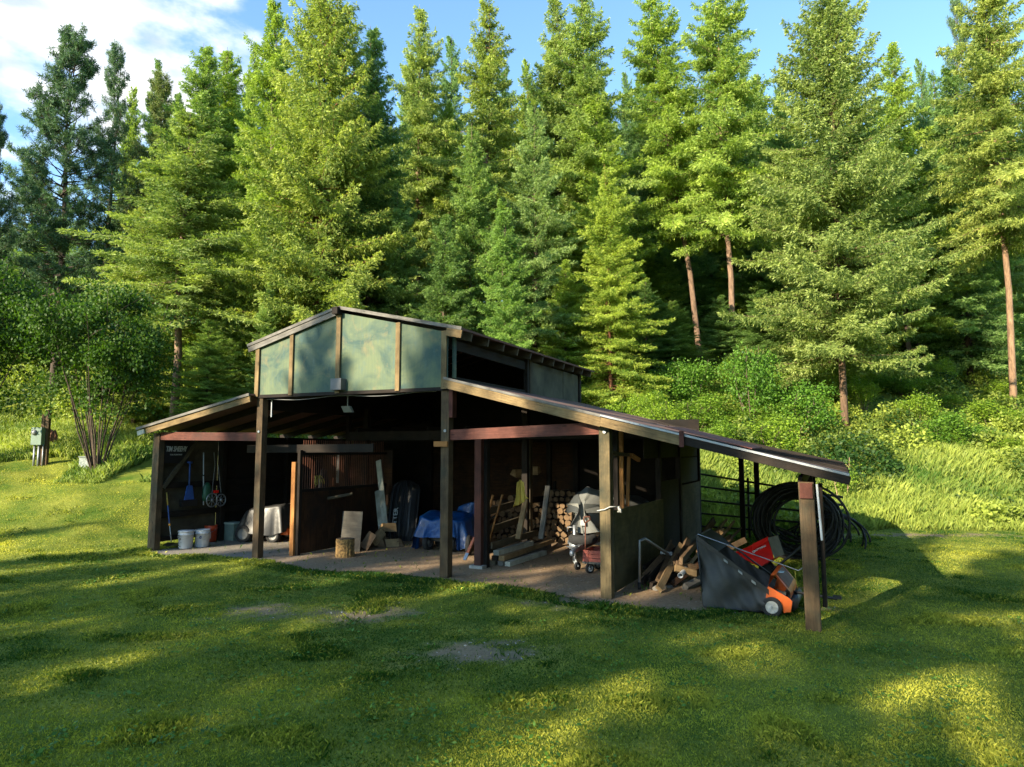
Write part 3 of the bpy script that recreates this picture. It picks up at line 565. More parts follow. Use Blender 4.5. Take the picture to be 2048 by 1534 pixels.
b = AY(1682, 915, 20.5); place('sap', 'sapling', b.x, 20.5, .95, .9, 'small sapling with a crooked whitish trunk right of the barn', 'sapling', None, (1.2, 1.2, .9), bark=(4, 3.6, 3.2), rz=.5)
random.seed(9)
for k in range(90):
    px = rnd(1180, 2080) if k % 4 else rnd(220, 1000); py = rnd(680, 930) if k % 4 else rnd(760, 800)
    bush('bushA' if k % 2 else 'bushB', px, py, rnd(.35, .95), rnd(.7, 1.3), 'leafy shrub scattered among the undergrowth of the forest slope', random.choice(((1, 1.1, .8), (1.2, 1.2, .7), (.8, 1, .8), (1.3, 1.3, .9))), 'shrubs scattered over the slope')
exec_barn = True
# ------------------------------------------------------------------ the barn
random.seed(3); RNG = np.random.default_rng(3)
P1 = Vector((-7.17, .10)); P2 = Vector((-4.365, .227)); P3 = Vector((0, 0)); P4 = Vector((2.888, -.397)); P5 = Vector((5.59, -1.03))
barn = empty('barn', L(-.8, 3, 0), 'open fronted wooden pole barn with a teal plywood gable and lean-to wings', 'barn')
def bp(name, fn, mat, smooth=False, bevel=0, parent=None):
    m = MB(); fn(m); return m.build(name, W[mat] if isinstance(mat, str) and mat in W else mat, parent or barn, smooth, bevel)
def bpost(u, v, z1, wd=.14, dp=.14, mat='post', z0=-.05, tilt=0):
    def f(m):
        p = L(u, v, z0); m.box(p + ZA * (z1 - z0) / 2 + UA * tilt * z1 / 2, (ZA + UA * tilt, UA, VA), ((z1 - z0) / 2, wd / 2, dp / 2))
    return bp('post', f, mat, bevel=.008)
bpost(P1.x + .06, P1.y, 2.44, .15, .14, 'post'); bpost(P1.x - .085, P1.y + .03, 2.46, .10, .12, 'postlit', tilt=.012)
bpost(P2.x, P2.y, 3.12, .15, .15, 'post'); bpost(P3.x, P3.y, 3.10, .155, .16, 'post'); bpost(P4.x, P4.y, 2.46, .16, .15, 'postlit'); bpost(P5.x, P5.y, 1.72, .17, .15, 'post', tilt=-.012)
bpost(P5.x + .13, P5.y + .16, 1.70, .05, .14, 'dark', z0=.25)
bp('drain_pipe', lambda m: m.tube([L(P5.x + .10, P5.y - .09, 1.70), L(P5.x + .13, P5.y - .09, 1.05)], .014, 8), M['white'])
bp('block', lambda m: m.box(L(P5.x - .02, P5.y - .09, 1.62), (ZA, UA, VA), (.09, .07, .015)), 'red')
# little timber cleats and a bolt on the middle post
bp('cleat', lambda m: m.box(L(-.06, -.10, 2.20), (UA, ZA, VA), (.13, .045, .02)), 'orange')
bp('cleat', lambda m: m.box(L(.12, -.03, 2.92), (ZA, UA, VA), (.28, .035, .07)), 'red')
for (p, z) in ((P2, 2.46), (P3, 2.42), (P4, 2.36)): bp('bolt', lambda m: m.tube([L(p.x + .01, p.y - .075, z), L(p.x + .01, p.y - .10, z)], .025, 10), M['galv'])
# gable
gd = (L(P3.x, P3.y) - L(P2.x, P2.y)); gl = gd.length; gd.normalize(); gn = Vector((gd.y, -gd.x, 0)).normalized()
if gn.y > 0: gn = -gn
def GW(s, z, off=.09): return L(P2.x, P2.y, 0) + gd * (s * gl) + ZA * z + gn * off
def roofz(s): return np.interp(s, [-.066, .466, 1.08], [4.145, 4.70, 4.075])
def zb(s): return 3.17 - .03 * s
pan = [(-.025, .19), (.205, .462), (.47, .772), (.786, 1.012)]
for a, b_ in pan:
    bp('plywood_panel', lambda m: m.poly([GW(a, zb(a)), GW(b_, zb(b_)), GW(b_, roofz(b_) - .06), GW(a, roofz(a) - .06)], .018), TEAL)
for s, wd in ((-.012, .10), (.197, .09), (.466, .10), (.779, .09), (1.0, .10)):
    bp('batten', lambda m: m.board(GW(s, zb(s) - .02, .118), GW(s, float(roofz(s)) - .05, .118), wd, .03, gd), 'fascia')
bp('bottom_rail', lambda m: m.board(GW(-.03, 3.155, .06), GW(1.02, 3.125, .06), .06, .09), 'dark')
bp('bottom_rail', lambda m: m.board(GW(-.03, 3.20, -.10), GW(1.02, 3.20, -.10), .20, .05), 'dark')
# raised roof: two slabs with sheathing, trim and rafters
ROOF = plain('aged rust brown roofing', (.10, .055, .045), .8, 0, .4, 3, .3, (.16, .08, .06)); ROOFG = plain('grey roofing edge', (.20, .20, .20), .6, .2, .4, 6, .3)
def RF(s, z, w): return GW(s, z, .15) + VA * w
Rlen = 7.0
for nm, a, b_ in (('roof', -.066, .466), ('roof', .466, 1.085)):
    bp(nm, lambda m: m.poly([RF(a, float(roofz(a)) + .05, 0), RF(b_, float(roofz(b_)) + .05, 0), RF(b_, float(roofz(b_)) + .05, Rlen), RF(a, float(roofz(a)) + .05, Rlen)], .035), ROOF)
bp('rake_trim', lambda m: m.board(RF(-.07, roofz(-.066) + .035, -.012), RF(.46, 4.725, -.012), .055, .022), 'grey')
bp('rake_trim', lambda m: m.board(RF(.472, 4.725, -.012), RF(1.085, roofz(1.085) + .035, -.012), .06, .022), 'grey')
bp('rake_board', lambda m: m.board(RF(-.066, roofz(-.066) - .05, .01), RF(.455, 4.635, .01), .10, .03), 'grey')
bp('rake_board', lambda m: m.board(RF(1.015, roofz(1.015) - .06, .0), RF(1.085, roofz(1.085) - .06, .0), .13, .035), 'fascia')
bp('ridge_beam', lambda m: m.board(RF(.466, 4.66, -.10), RF(.466, 4.60, Rlen), .13, .12), 'dark')
for k in range(11):
    w_ = .42 + k * .64
    for (a, b_) in ((.48, 1.075), (.45, -.06)):
        bp('rafter', lambda m: m.board(RF(a, roofz(a) - .055, w_), RF(b_, roofz(b_) - .055, w_), .15, .045), 'ply' if a > .465 else 'dark')
# clerestory sides
def S(v, z, off=0): return L(P3.x + off, P3.y + v, z)
bp('corner_board', lambda m: m.board(S(.10, 3.32, .07), S(.10, 4.03, .07), .09, .03, VA), TEAL)
bp('header', lambda m: m.board(S(.05, 3.90, .02), S(3.25, 3.87, .02), .17, .05), 'dark'); bp('sill', lambda m: m.board(S(.05, 3.27, .02), S(6.6, 3.27, .02), .16, .05), 'dark')
bp('stud', lambda m: m.board(S(3.22, 3.2, .04), S(3.22, 4.0, .04), .10, .09, VA), 'dark'); bp('stud', lambda m: m.board(S(3.38, 3.25, .06), S(3.38, 4.0, .06), .12, .05, VA), 'ply')
PLS = plain('weather stained plywood', (.09, .085, .05), .8, 0, .4, 1.6, .2, (.03, .03, .02))
bp('plywood_panel', lambda m: m.poly([S(3.46, 3.3, .05), S(5.35, 3.3, .05), S(5.35, 3.98, .05), S(3.46, 3.98, .05)], .015), PLS)
bp('plywood_panel', lambda m: m.poly([S(5.38, 3.3, .052), S(6.42, 3.3, .052), S(6.42, 3.98, .052), S(5.38, 3.98, .052)], .015), PLS)
bp('stud', lambda m: m.board(S(6.52, 3.2, .04), S(6.52, 4.02, .04), .12, .09, VA), 'dark')
bp('side_light_block', lambda m: m.poly([L(-4.4, .3, 2.9), L(-4.4, 6.8, 2.9), L(-4.4, 6.8, 4.15), L(-4.4, .3, 4.15)], .02), 'dark')  # panel on the unseen left side, added to block light
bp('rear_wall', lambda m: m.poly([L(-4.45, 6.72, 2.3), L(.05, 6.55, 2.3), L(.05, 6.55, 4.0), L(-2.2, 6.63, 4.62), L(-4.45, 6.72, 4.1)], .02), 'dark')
# right lean-to roof
FR = [(.06, -.20, 3.30), (2.9, -.62, 2.60), (6.04, -1.36, 1.83)]
def rr(i, j=0, dz=0): u, v, z = FR[i]; return L(u, v, z + dz)
def rb(i, dz=0): u, v, z = FR[i]; return L(u, 7.75 if i else 6.9, z + (0.0, -.04, -.10)[i] + dz)
for i in (0, 1): bp('roof', lambda m: m.poly([rr(i), rr(i + 1), rb(i + 1), rb(i)], .03), ROOF)
pm = rr(1).lerp(rr(2), .38)
bp('fascia_board', lambda m: m.board(rr(0, 0, -.10) - VA * .02, rr(1, 0, -.105) - VA * .02, .135, .035), 'fascia')
bp('fascia_board', lambda m: m.board(rr(1, 0, -.10) - VA * .02, pm - VA * .02 - ZA * .09, .125, .035), 'fascia')
bp('fascia_board', lambda m: m.board(pm - VA * .01 - ZA * .085, rr(2, 0, -.075) - VA * .01, .095, .035), 'dark')
bp('drip_edge', lambda m: m.board(rr(0, 0, -.01) - VA * .035, rr(1, 0, -.015) - VA * .035, .04, .03), 'grey')
bp('drip_edge', lambda m: m.board(rr(1).lerp(rr(2), .0) - VA * .036 - ZA * .008, rr(2) - VA * .036 - ZA * .01, .026, .03), M['galv'])
bp('strap', lambda m: m.board(pm - VA * .07 + ZA * .04, pm - VA * .07 - ZA * .17, .06, .02, UA), 'red')
q0 = rr(1).lerp(rr(2), .30); q1 = rr(1).lerp(rr(2), .66)
bp('roof_patch', lambda m: m.poly([q0 + VA * .05 + ZA * .05, q1 + VA * .05 + ZA * .03, q1 + VA * 1.4 + ZA * .05, q0 + VA * 1.4 + ZA * .07], .012), plain('red brown roofing felt', (.20, .07, .05), .85, 0, .3, 4))
for k in range(7):
    v_ = .9 + k * 1.05
    for i in (0, 1):
        a = FR[i]; c = FR[i + 1]; bp('rafter', lambda m: m.board(L(a[0], a[1] + v_ + .3, a[2] - .11), L(c[0], c[1] + v_ + .3, c[2] - .10 + (.03 if i == 0 else .06)), .12, .045), 'dark')
bpost(5.45, 3.4, 1.75, .13, .13, 'dark'); bpost(5.4, 7.3, 1.85, .13, .13, 'dark')
bp('beam', lambda m: m.board(L(5.5, -.95, 1.70), L(5.45, 7.5, 1.80), .15, .05), 'dark')
# left lean-to roof
FL = [(-4.45, -.02, 3.17), (-7.47, -.14, 2.53)]
bp('roof', lambda m: m.poly([L(FL[1][0], FL[1][1], 2.56), L(FL[0][0], FL[0][1], 3.20), L(FL[0][0], 6.95, 3.20), L(FL[1][0], 6.95, 2.56)], .03), ROOF)
bp('drip_edge', lambda m: m.board(L(-4.45, -.05, 3.185), L(-7.50, -.17, 2.545), .05, .03), 'grey')
bp('fascia_board', lambda m: m.board(L(-4.45, -.02, 3.10), L(-7.25, -.12, 2.50), .12, .035), 'fascia'); bp('fascia_board', lambda m: m.board(L(-7.30, -.13, 2.50), L(-7.49, -.14, 2.45), .10, .03), 'white')
for k in range(6): bp('rafter', lambda m: m.board(L(-4.45, .8 + k * 1.1, 3.09), L(-7.55, .8 + k * 1.1, 2.43), .13, .045), 'dark')
# tie beams
bp('beam', lambda m: m.board(L(P1.x + .13, P1.y - .02, 2.395), L(P2.x - .075, P2.y - .02, 2.36), .165, .05), 'red')
bp('beam', lambda m: m.board(L(.08, -.02, 2.35), L(P4.x - .08, P4.y - .02, 2.415), .175, .05), 'red')
bp('beam', lambda m: m.board(L(-4.3, 2.9, 2.42), L(2.9, 2.7, 2.42), .20, .07), 'dark'); bp('beam', lambda m: m.board(L(-4.3, 5.2, 2.42), L(2.9, 5.2, 2.42), .20, .07), 'dark')
for k in range(5): bp('joist', lambda m: m.board(L(-4.1 + k * .95, 2.9, 2.56), L(-4.1 + k * .95, 6.5, 2.56), .10, .05), 'dark')
# walls
def panelwall(nm, a, b_, z0, z1, mat, th=.018): return bp(nm, lambda m: m.poly([L(*a, z0), L(*b_, z0), L(*b_, z1), L(*a, z1)], th), mat)
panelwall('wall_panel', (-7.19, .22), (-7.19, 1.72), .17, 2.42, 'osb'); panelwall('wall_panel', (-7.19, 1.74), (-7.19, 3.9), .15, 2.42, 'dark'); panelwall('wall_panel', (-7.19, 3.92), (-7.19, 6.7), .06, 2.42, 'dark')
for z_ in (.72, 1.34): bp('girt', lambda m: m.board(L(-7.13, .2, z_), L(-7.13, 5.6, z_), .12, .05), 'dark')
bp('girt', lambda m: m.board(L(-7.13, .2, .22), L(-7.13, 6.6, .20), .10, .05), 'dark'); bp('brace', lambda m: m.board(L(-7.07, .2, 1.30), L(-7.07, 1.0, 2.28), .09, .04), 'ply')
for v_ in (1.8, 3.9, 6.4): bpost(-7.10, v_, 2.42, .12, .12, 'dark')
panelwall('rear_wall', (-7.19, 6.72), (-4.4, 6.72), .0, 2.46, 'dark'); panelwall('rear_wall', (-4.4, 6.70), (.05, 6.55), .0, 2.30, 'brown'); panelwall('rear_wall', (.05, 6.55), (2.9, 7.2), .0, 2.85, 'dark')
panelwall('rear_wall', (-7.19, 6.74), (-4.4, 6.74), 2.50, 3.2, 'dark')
for u_, v_, z_, m_ in ((-4.35, 3.6, 3.1, 'dark'), (-4.35, 6.5, 3.1, 'dark'), (0, 3.25, 3.25, 'dark'), (0, 6.4, 3.25, 'dark')): bpost(u_, v_, z_, .13, .13, m_)
b1 = G(958, 1137)
def wpost(P, z1, wd, mat, z0=0.0, dp=None):
    m = MB(); m.box(Vector((P.x, P.y, (z0 + z1) / 2)), (ZA, UA, VA), ((z1 - z0) / 2, wd / 2, (dp or wd) / 2)); return m.build('post', W[mat], barn, bevel=.006)
wpost(b1, 2.30, .135, 'red', .06); bp('footing', lambda m: m.box(b1 + ZA * .03, (UA, VA, ZA), (.13, .13, .035)), M['concrete'])
wpost(b1 + UA * .10 + VA * .10, 2.30, .07, 'dark', dp=.12)
wpost(G(1057, 1092), 2.4, .15, 'ply'); wpost(G(1099, 1077), 2.4, .11, 'dark'); wpost(G(693, 1072), 3.3, .11, 'dark'); wpost(G(1236, 1176) + UA * .0, 2.4, .07, 'dark', dp=.10)
# rail partition between the two middle bays
rA = G(974, 1134); rB = G(1060, 1090); rC = G(1110, 1074)
for p, h_, wd in ((rA, 1.12, .07), (rB, 1.12, .06), (rC, 1.35, .05)): wpost(p, h_, wd, 'dark', dp=.09)
for (a, c) in ((rA, rB), (rB, rC)):
    for z_ in (.26, .62, .97): bp('rail', lambda m: m.board(a + ZA * z_ - UA * .05, c + ZA * (z_ + rnd(-.02, .03)) - UA * .05, .13, .03), 'ply' if a is rA else 'dark')
# right partition, from the fourth post to the rear corner
def R4(w_, z, off=.0): return L(P4.x + off, P4.y + w_, z)
bp('plywood_panel', lambda m: m.poly([R4(.32, .03, .02), R4(3.35, .02, .06), R4(3.35, 1.19, .06), R4(.32, 1.21, .02)], .018), wood('olive plywood', (.06, .052, .024), (.11, .095, .042), (.07, .07, .04), 0, gs=6, knots=False))
bp('plywood_panel', lambda m: m.poly([R4(5.35, .03, .02), R4(7.45, .02, .02), R4(7.45, 1.35, .02), R4(5.35, 1.35, .02)], .018), 'ply')
bp('wall_panel', lambda m: m.poly([R4(2.3, 1.95, -.02), R4(7.5, 1.95, -.02), R4(7.5, 2.5, -.02), R4(2.3, 2.38, -.02)], .018), 'dark')
bp('wall_panel', lambda m: m.poly([R4(5.3, 1.38, -.02), R4(7.5, 1.38, -.02), R4(7.5, 1.93, -.02), R4(5.3, 1.93, -.02)], .018), 'dark')
bp('wall_panel', lambda m: m.poly([R4(3.45, .0, -.02), R4(5.2, .0, -.02), R4(5.2, 1.5, -.02), R4(3.45, 1.5, -.02)], .018), 'dark')
for w_, wd, m_, z_ in ((.22, .08, 'dark', 2.4), (3.42, .10, 'dark', 2.4), (5.25, .10, 'dark', 2.4), (7.5, .12, 'dark', 2.45)): bpost(P4.x - .03, P4.y + w_, z_, wd, .10, m_)
wpost(R4(1.15, 0, -.14), 2.4, .15, 'orange', dp=.06); bp('brace', lambda m: m.board(R4(1.25, 1.2, -.04), R4(1.4, 2.05, -.04), .05, .03, UA), 'orange')  # sunlight on this post and brace is put into the orange
bp('bracket', lambda m: m.board(R4(.2, 2.06, .0), R4(1.15, 2.02, .0), .05, .10), 'ply'); bp('bracket', lambda m: m.board(R4(1.05, 2.02, .09), R4(1.25, 1.94, .16), .06, .05), 'orange')
# horse stall partition with vertical boards and bars
sA = G(585, 1112); sl = 3.0
bp('post', lambda m: m.board(sA + ZA * 0, sA + ZA * 1.86, .10, .10, UA), 'orange', bevel=.006); bp('post', lambda m: m.board(sA + UA * .09 + ZA * 0 + VA * .04, sA + UA * .09 + VA * .04 + ZA * 2.1, .07, .08, UA), 'dark')  # orange post colour carries the sun on the stall edge
for k in range(16):
    a = sA + VA * (.12 + k * sl / 16) + UA * .07; bp('stall_board', lambda m: m.board(a + ZA * .03, a + ZA * (1.25 + rnd(-.01, .01)), sl / 16 - .006, .022, VA), 'brown')
bp('stall_rail', lambda m: m.board(sA + VA * .05 + UA * .07 + ZA * 1.28, sA + VA * sl + UA * .07 + ZA * 1.28, .06, .07), 'dark'); bp('stall_rail', lambda m: m.board(sA + VA * .05 + UA * .07 + ZA * 2.02, sA + VA * sl + UA * .07 + ZA * 2.02, .05, .06), 'dark')
bp('stall_rail', lambda m: m.board(sA - UA * 1.3 + ZA * 2.12, sA + UA * 1.7 + VA * .3 + ZA * 2.14, .16, .05), 'dark')
for k in range(42):
    a = sA + VA * (.15 + k * (sl - .2) / 42) + UA * .075; bp('stall_bar', lambda m: m.tube([a + ZA * 1.27, a + ZA * 2.3], .008, 5), M['rust'])
bp('wall_panel', lambda m: m.poly([sA + VA * (sl + .1) - UA * 1.9, sA + VA * (sl + .1) + UA * .2, sA + VA * (sl + .1) + UA * .2 + ZA * 2.1, sA + VA * (sl + .1) - UA * 1.9 + ZA * 2.1], .02), 'brown')
# electrics on the gable
def gbox(px, py, off):
    return RP(px, py, GW(0, 0, off), gn)
e1 = gbox(677, 769, .16)
bp('junction_box', lambda m: m.box(e1, (gd, ZA, gn), (.125, .105, .08)), plain('dark enamel box', (.10, .10, .105), .5), bevel=.006)
bp('cable', lambda m: m.tube([GW(s, 3.10 - .04 * math.sin(s * 7) ** 2, .02) for s in np.linspace(.03, .95, 24)], .006, 5), M['steel'])
fl = GW(.46, 2.86, -.2); bp('flood_light', lambda m: (m.box(fl, (gd, (ZA * .8 + gn * .6).normalized(), gn), (.10, .07, .03)), m.tube([fl, fl + ZA * .25], .012, 6)), M['lamp'])
bp('conduit', lambda m: m.tube([L(-4.2, .3, 3.08), L(-4.2, .3, 2.75)], .014, 6), M['white'])
exec_objs = True
# ------------------------------------------------------------------ things in the left bay
def bucket(px, py, H, R, mat, label, extra=None, tiltx=0):
    c = G(px, py, .012); e = empty('bucket', c, label, 'bucket', 'five gallon buckets')
    m = MB(); m.lathe(c, [(0, .01), (R * .86, .01), (R * .86, 0), (R * .9, .02), (R * .985, H * .78), (R * 1.05, H * .79), (R * 1.05, H * .83), (R, H * .84), (R * 1.02, H * .97), (R * 1.06, H), (R * .98, H), (R * .96, H * .9), (R * .83, .03), (0, .03)], 28); m.build('body', mat, e, True)
    pts = [c + Vector((math.cos(a) * R * 1.06, -abs(math.sin(a)) * R * 1.1, H * .86 - abs(math.sin(a)) * H * .28)) for a in np.linspace(0, math.pi, 14)]; m = MB(); m.tube(pts, .0035, 5); m.build('handle', M['steel'], e)
    return e, c
e, c = bucket(371, 1097, .37, .152, M['white'], 'white bucket with a lid on top, left of the two white buckets')
m = MB(); m.lathe(c, [(0, .385), (.15, .385), (.163, .375), (.165, .35), (.160, .35)], 28); m.build('lid', M['white'], e, True)
def wrap(c, R, a0, a1, z0, z1, parent, mat, name='print'):
    m = MB(); A = np.linspace(math.radians(a0), math.radians(a1), 8); m.grid([[c + Vector((math.cos(a) * R, math.sin(a) * R, z)) for a in A] for z in (z0, z1)]); return m.build(name, mat, parent, True)
wrap(c, .1495, 236, 256, .20, .235, e, M['black']); wrap(c, .1475, 238, 262, .14, .15, e, M['boxgrey']); wrap(c, .146, 238, 258, .11, .12, e, M['boxgrey']); wrap(c, .144, 240, 250, .05, .075, e, M['black'])
e, c = bucket(404, 1094, .375, .152, M['white'], 'open white bucket with a round blue emblem, right of the two white buckets')
m = MB(); dd = Vector((.15, -1, 0)).normalized(); m.lathe(c + dd * .148 + ZA * .22, [(0, 0), (.030, 0), (.030, -.02)], 18, (Vector((1, .15, 0)), ZA, dd)); m.build('emblem', plain('navy print', (.02, .03, .10)), e)
e, c = bucket(420, 1083, .37, .152, M['orangeb'], 'orange bucket behind the two white buckets'); wrap(c, .150, 270, 300, .08, .22, e, plain('pale print', (.55, .35, .3)))
# shovel leaning at the wall
t0 = AY(343, 1090, 14.75); t1 = AY(333, 985, 14.9); e = empty('scraper_shovel', Vector((t0.x, t0.y, 0)), 'long scraper shovel with a blue and yellow handle leaning by the left corner post', 'shovel')
m = MB(); m.tube([t1, t0.lerp(t1, .42)], .014, 8); m.build('handle', M['blue'], e, True); m = MB(); m.tube([t1, t1.lerp(t0, .25)], .0165, 8); m.build('grip', plain('yellow grip', (.45, .30, .05)), e, True)
m = MB(); m.tube([t0.lerp(t1, .42), t0.lerp(t1, .38), t0.lerp(t1, .22) + Vector((.02, -.03, 0)), t0.lerp(t1, .06)], .012, 8); m.build('neck', M['galv'], e, True); m = MB(); m.tube([t0.lerp(t1, .36), t0.lerp(t1, .40)], .022, 8); m.build('collar', plain('orange yellow plastic', (.65, .28, .02)), e, True)
m = MB(); bl = G(344, 1096, .02); m.grid([[bl + Vector((x, y, .03 + abs(x) * .12 + (.16 - y) * -.1 + .05)) for x in np.linspace(-.17, .17, 7)] for y in (-.10, 0, .12, .16)]); o = m.build('blade', M['black'], e); s_ = o.modifiers.new('t', 'SOLIDIFY'); s_.thickness = .006
# things on the left wall
WP0 = L(-7.02, 0, 0)
def onw(px, py, off=0): return RP(px, py, WP0 + UA * off, UA)
c = onw(352, 903, -.04); e = empty('campaign_sign', c, 'black sign with slanted white capitals, nailed inside the left corner', 'sign')
m = MB(); m.box(c, (VA, ZA, UA), (.34, .25, .008)); m.build('board', M['black'], e)
SGW = plain('sign white', (.6, .62, .62)); rot = basis_euler(VA, ZA)
text('TIM SHEEHY', .155, SGW, e, c + UA * .012 + ZA * .05, rot, ital=.22, bold=.004, sx=.62); text('FOR MONTANA', .042, SGW, e, c + UA * .012 - ZA * .07, rot)
a = onw(380, 925); b_ = onw(377, 1002); e = empty('snow_shovel', Vector((b_.x, b_.y, b_.z)), 'blue plastic snow shovel hanging on the left wall', 'shovel')
m = MB(); m.tube([a, a.lerp(b_, .62)], .018, 8); m.tube([a + VA * .06, a - VA * .06], .02, 8); m.build('handle', M['blue'], e, True); m = MB(); q = a.lerp(b_, .6); m.poly([q - VA * .06, q + VA * .06, b_ + VA * .13, b_ - VA * .13], .03); m.build('blade', M['blue'], e)
m = MB(); m.box(b_ - ZA * .04, (VA, ZA, UA), (.20, .07, .04)); m.build('scoop_edge', M['black'], e)
a = onw(407, 905, .03); b_ = onw(407, 1010, .03); e = empty('pole_saw', b_, 'long white pole hanging upright on the left wall', 'pole'); m = MB(); m.tube([a, b_], .014, 8); m.build('pole', M['white'], e, True)
m = MB(); [m.tube([a.lerp(b_, t), a.lerp(b_, t + .03)], .022, 8) for t in (.42, .68)]; m.build('clamp', M['black'], e)
c = onw(432, 1000, .12); e = empty('golf_cart', c, 'folded golf bag cart with two spoked wheels hanging on the left wall', 'golf cart')
for k, px in enumerate((424, 442)):
    wc = onw(px, 1000, .15 + .02 * k); m = MB(); R_ = .15 if k == 0 else .13
    for t in range(1): m.tube([wc + VA * math.cos(a_) * R_ + ZA * math.sin(a_) * R_ for a_ in np.linspace(0, 6.283, 25)], .014, 7, cap=False)
    for s_ in range(8): a_ = s_ * math.pi / 4; m.tube([wc, wc + VA * math.cos(a_) * R_ + ZA * math.sin(a_) * R_], .007, 4)
    m.lathe(wc, [(0, .03), (.035, .03), (.035, -.03), (0, -.03)], 12, (VA, ZA, UA)); m.build('wheel', M['galv'], e, True)
m = MB(); m.tube([onw(424, 985, .1), onw(430, 930, .05), onw(428, 905, .04)], .010, 6); m.tube([onw(442, 985, .1), onw(436, 930, .05)], .010, 6); m.build('frame', M['steel'], e); m = MB(); q = onw(432, 983, .14); m.box(q, (VA, ZA, UA), (.05, .03, .03)); m.build('bracket', M['redp'], e)
c = onw(414, 985, .08); m = MB(); m.lathe(c - ZA * .2, [(0, 0), (.10, .02), (.12, .12), (.10, .34), (.04, .42), (0, .43)], 14, (VA, UA * .6, ZA)); top(m, 'green_bag', M['green'], 'dark green bag hanging on the left wall beside the spoked wheels', 'bag', smooth=True)
# pale green tote
c = G(465, 1080, .01); e = empty('tote', c, 'pale lidded green storage tote left of the covered garden tractor', 'storage tote')
m = MB(); m.grid([[c + UA * (x * k) + VA * (y * k) + ZA * z for x, y in ((-.17, -.14), (.17, -.14), (.17, .14), (-.17, .14))] for z, k in ((0, .85), (.30, 1.0), (.38, 1.02))], wrap=True); m.poly([c + UA * x * .85 + VA * y * .85 for x, y in ((-.17, -.14), (.17, -.14), (.17, .14), (-.17, .14))]); m.build('body', plain('grey green plastic', (.16, .22, .19), .5), e); m = MB(); m.box(c + ZA * .395, (UA, VA, ZA), (.195, .165, .02)); m.build('lid', plain('pale green lid', (.30, .38, .34), .5), e, bevel=.01)
# drape builder
def drape(c, ax, ay, hx, hy, ztop, zhem, nseg=72, rings=18, folds=9, amp=.045, seed=1, sharp=.32, flare=.10):
    r = random.Random(seed); ph = [r.uniform(0, 6.28) for _ in range(6)]; rows = []
    for i in range(rings + 1):
        t = i / rings; row = []
        for k in range(nseg):
            a = 2 * math.pi * k / nseg; ca, sa = math.cos(a), math.sin(a)
            sx = math.copysign(abs(ca) ** sharp, ca); sy = math.copysign(abs(sa) ** sharp, sa); n_ = max(abs(sx), abs(sy), .3)
            if t < .5: s = t / .5; z = None
            else: s = 1.0
            dn = max(0, (t - .5) / .5); f = (math.sin(folds * a + ph[0]) + .6 * math.sin((folds * 1.7) * a + ph[1] + dn) + .4 * math.sin(folds * .5 * a + ph[2])) * amp * (dn ** .8) + flare * dn
            x = sx * hx * s + math.copysign(1, ca) * 0; y = sy * hy * s; zt = ztop(x / hx, y / hy) + .02 * math.sin(x * 9 + ph[3]) * math.sin(y * 11 + ph[4]); rn = math.hypot(x, y) or 1
            zz = zt if dn == 0 else zt * (1 - dn ** 1.1) + (zhem(a) + .03 * math.sin(folds * a + ph[5])) * dn ** 1.1
            row.append(Vector(c) + ax * (x + x / rn * f) + ay * (y + y / rn * f) + ZA * zz)
        rows.append(row)
    m = MB(); m.grid(rows, wrap=True); return m
def wheel(c, R, wd, axis, parent, tyre=None, rim=None, name='wheel', spokes=0):
    axis = Vector(axis).normalized(); X = axis.orthogonal().normalized(); Yx = axis.cross(X); m = MB()
    m.lathe(c, [(R * .62, wd * .42), (R * .85, wd * .5), (R * .97, wd * .38), (R, 0), (R * .97, -wd * .38), (R * .85, -wd * .5), (R * .62, -wd * .42)], 28, (X, Yx, axis)); t = m.build(name, tyre or M['rubber'], parent, True)
    m = MB(); m.lathe(c, [(0, wd * .36), (R * .2, wd * .4), (R * .22, wd * .2), (R * .55, wd * .16), (R * .64, wd * .40), (R * .64, -wd * .4), (R * .5, -wd * .2), (0, -wd * .3)], 24, (X, Yx, axis)); r_ = m.build('rim', rim or M['galv'], t, True); r_.location = -Vector(t.location) if False else r_.location; return t
# garden tractor under a tarp
tc_ = G(520, 1086); TX = (UA * .9 + VA * .25).normalized(); TY = Vector((-TX.y, TX.x, 0))
if TY.y < 0: TY = -TY
e = empty('garden_tractor', tc_ + TY * .45, 'garden tractor under a crumpled grey tarpaulin behind the second post', 'garden tractor')
ctr = tc_ + TY * .42
m = drape(ctr, TX, TY, .50, .36, lambda x, y: .80 + .06 * x - .10 * max(0, -x - .6) * 2, lambda a: .30 + .10 * math.sin(2 * a + 1) - .12 * (math.cos(a) < -.5), seed=4, amp=.04, sharp=.45, folds=7, flare=.14); m.build('tarpaulin', M['tarpgrey'], e, True)
for x, y, R_, nm in ((-.40, -.42, .20, .17), (-.40, .42, .20, .17), (.28, -.36, .165, .12), (.28, .36, .165, .12)): wheel(ctr + TX * x + TY * y + ZA * R_, R_, nm, TY, e, rim=plain('pale rim', (.18, .18, .17), .5))
m = MB(); m.box(ctr + ZA * .24 + TX * .1, (TX, TY, ZA), (.48, .26, .07)); m.box(ctr + TX * .48 + ZA * .27 - TY * .1, (TX, TY, ZA), (.05, .16, .05)); m.build('chassis', M['orange'], e)
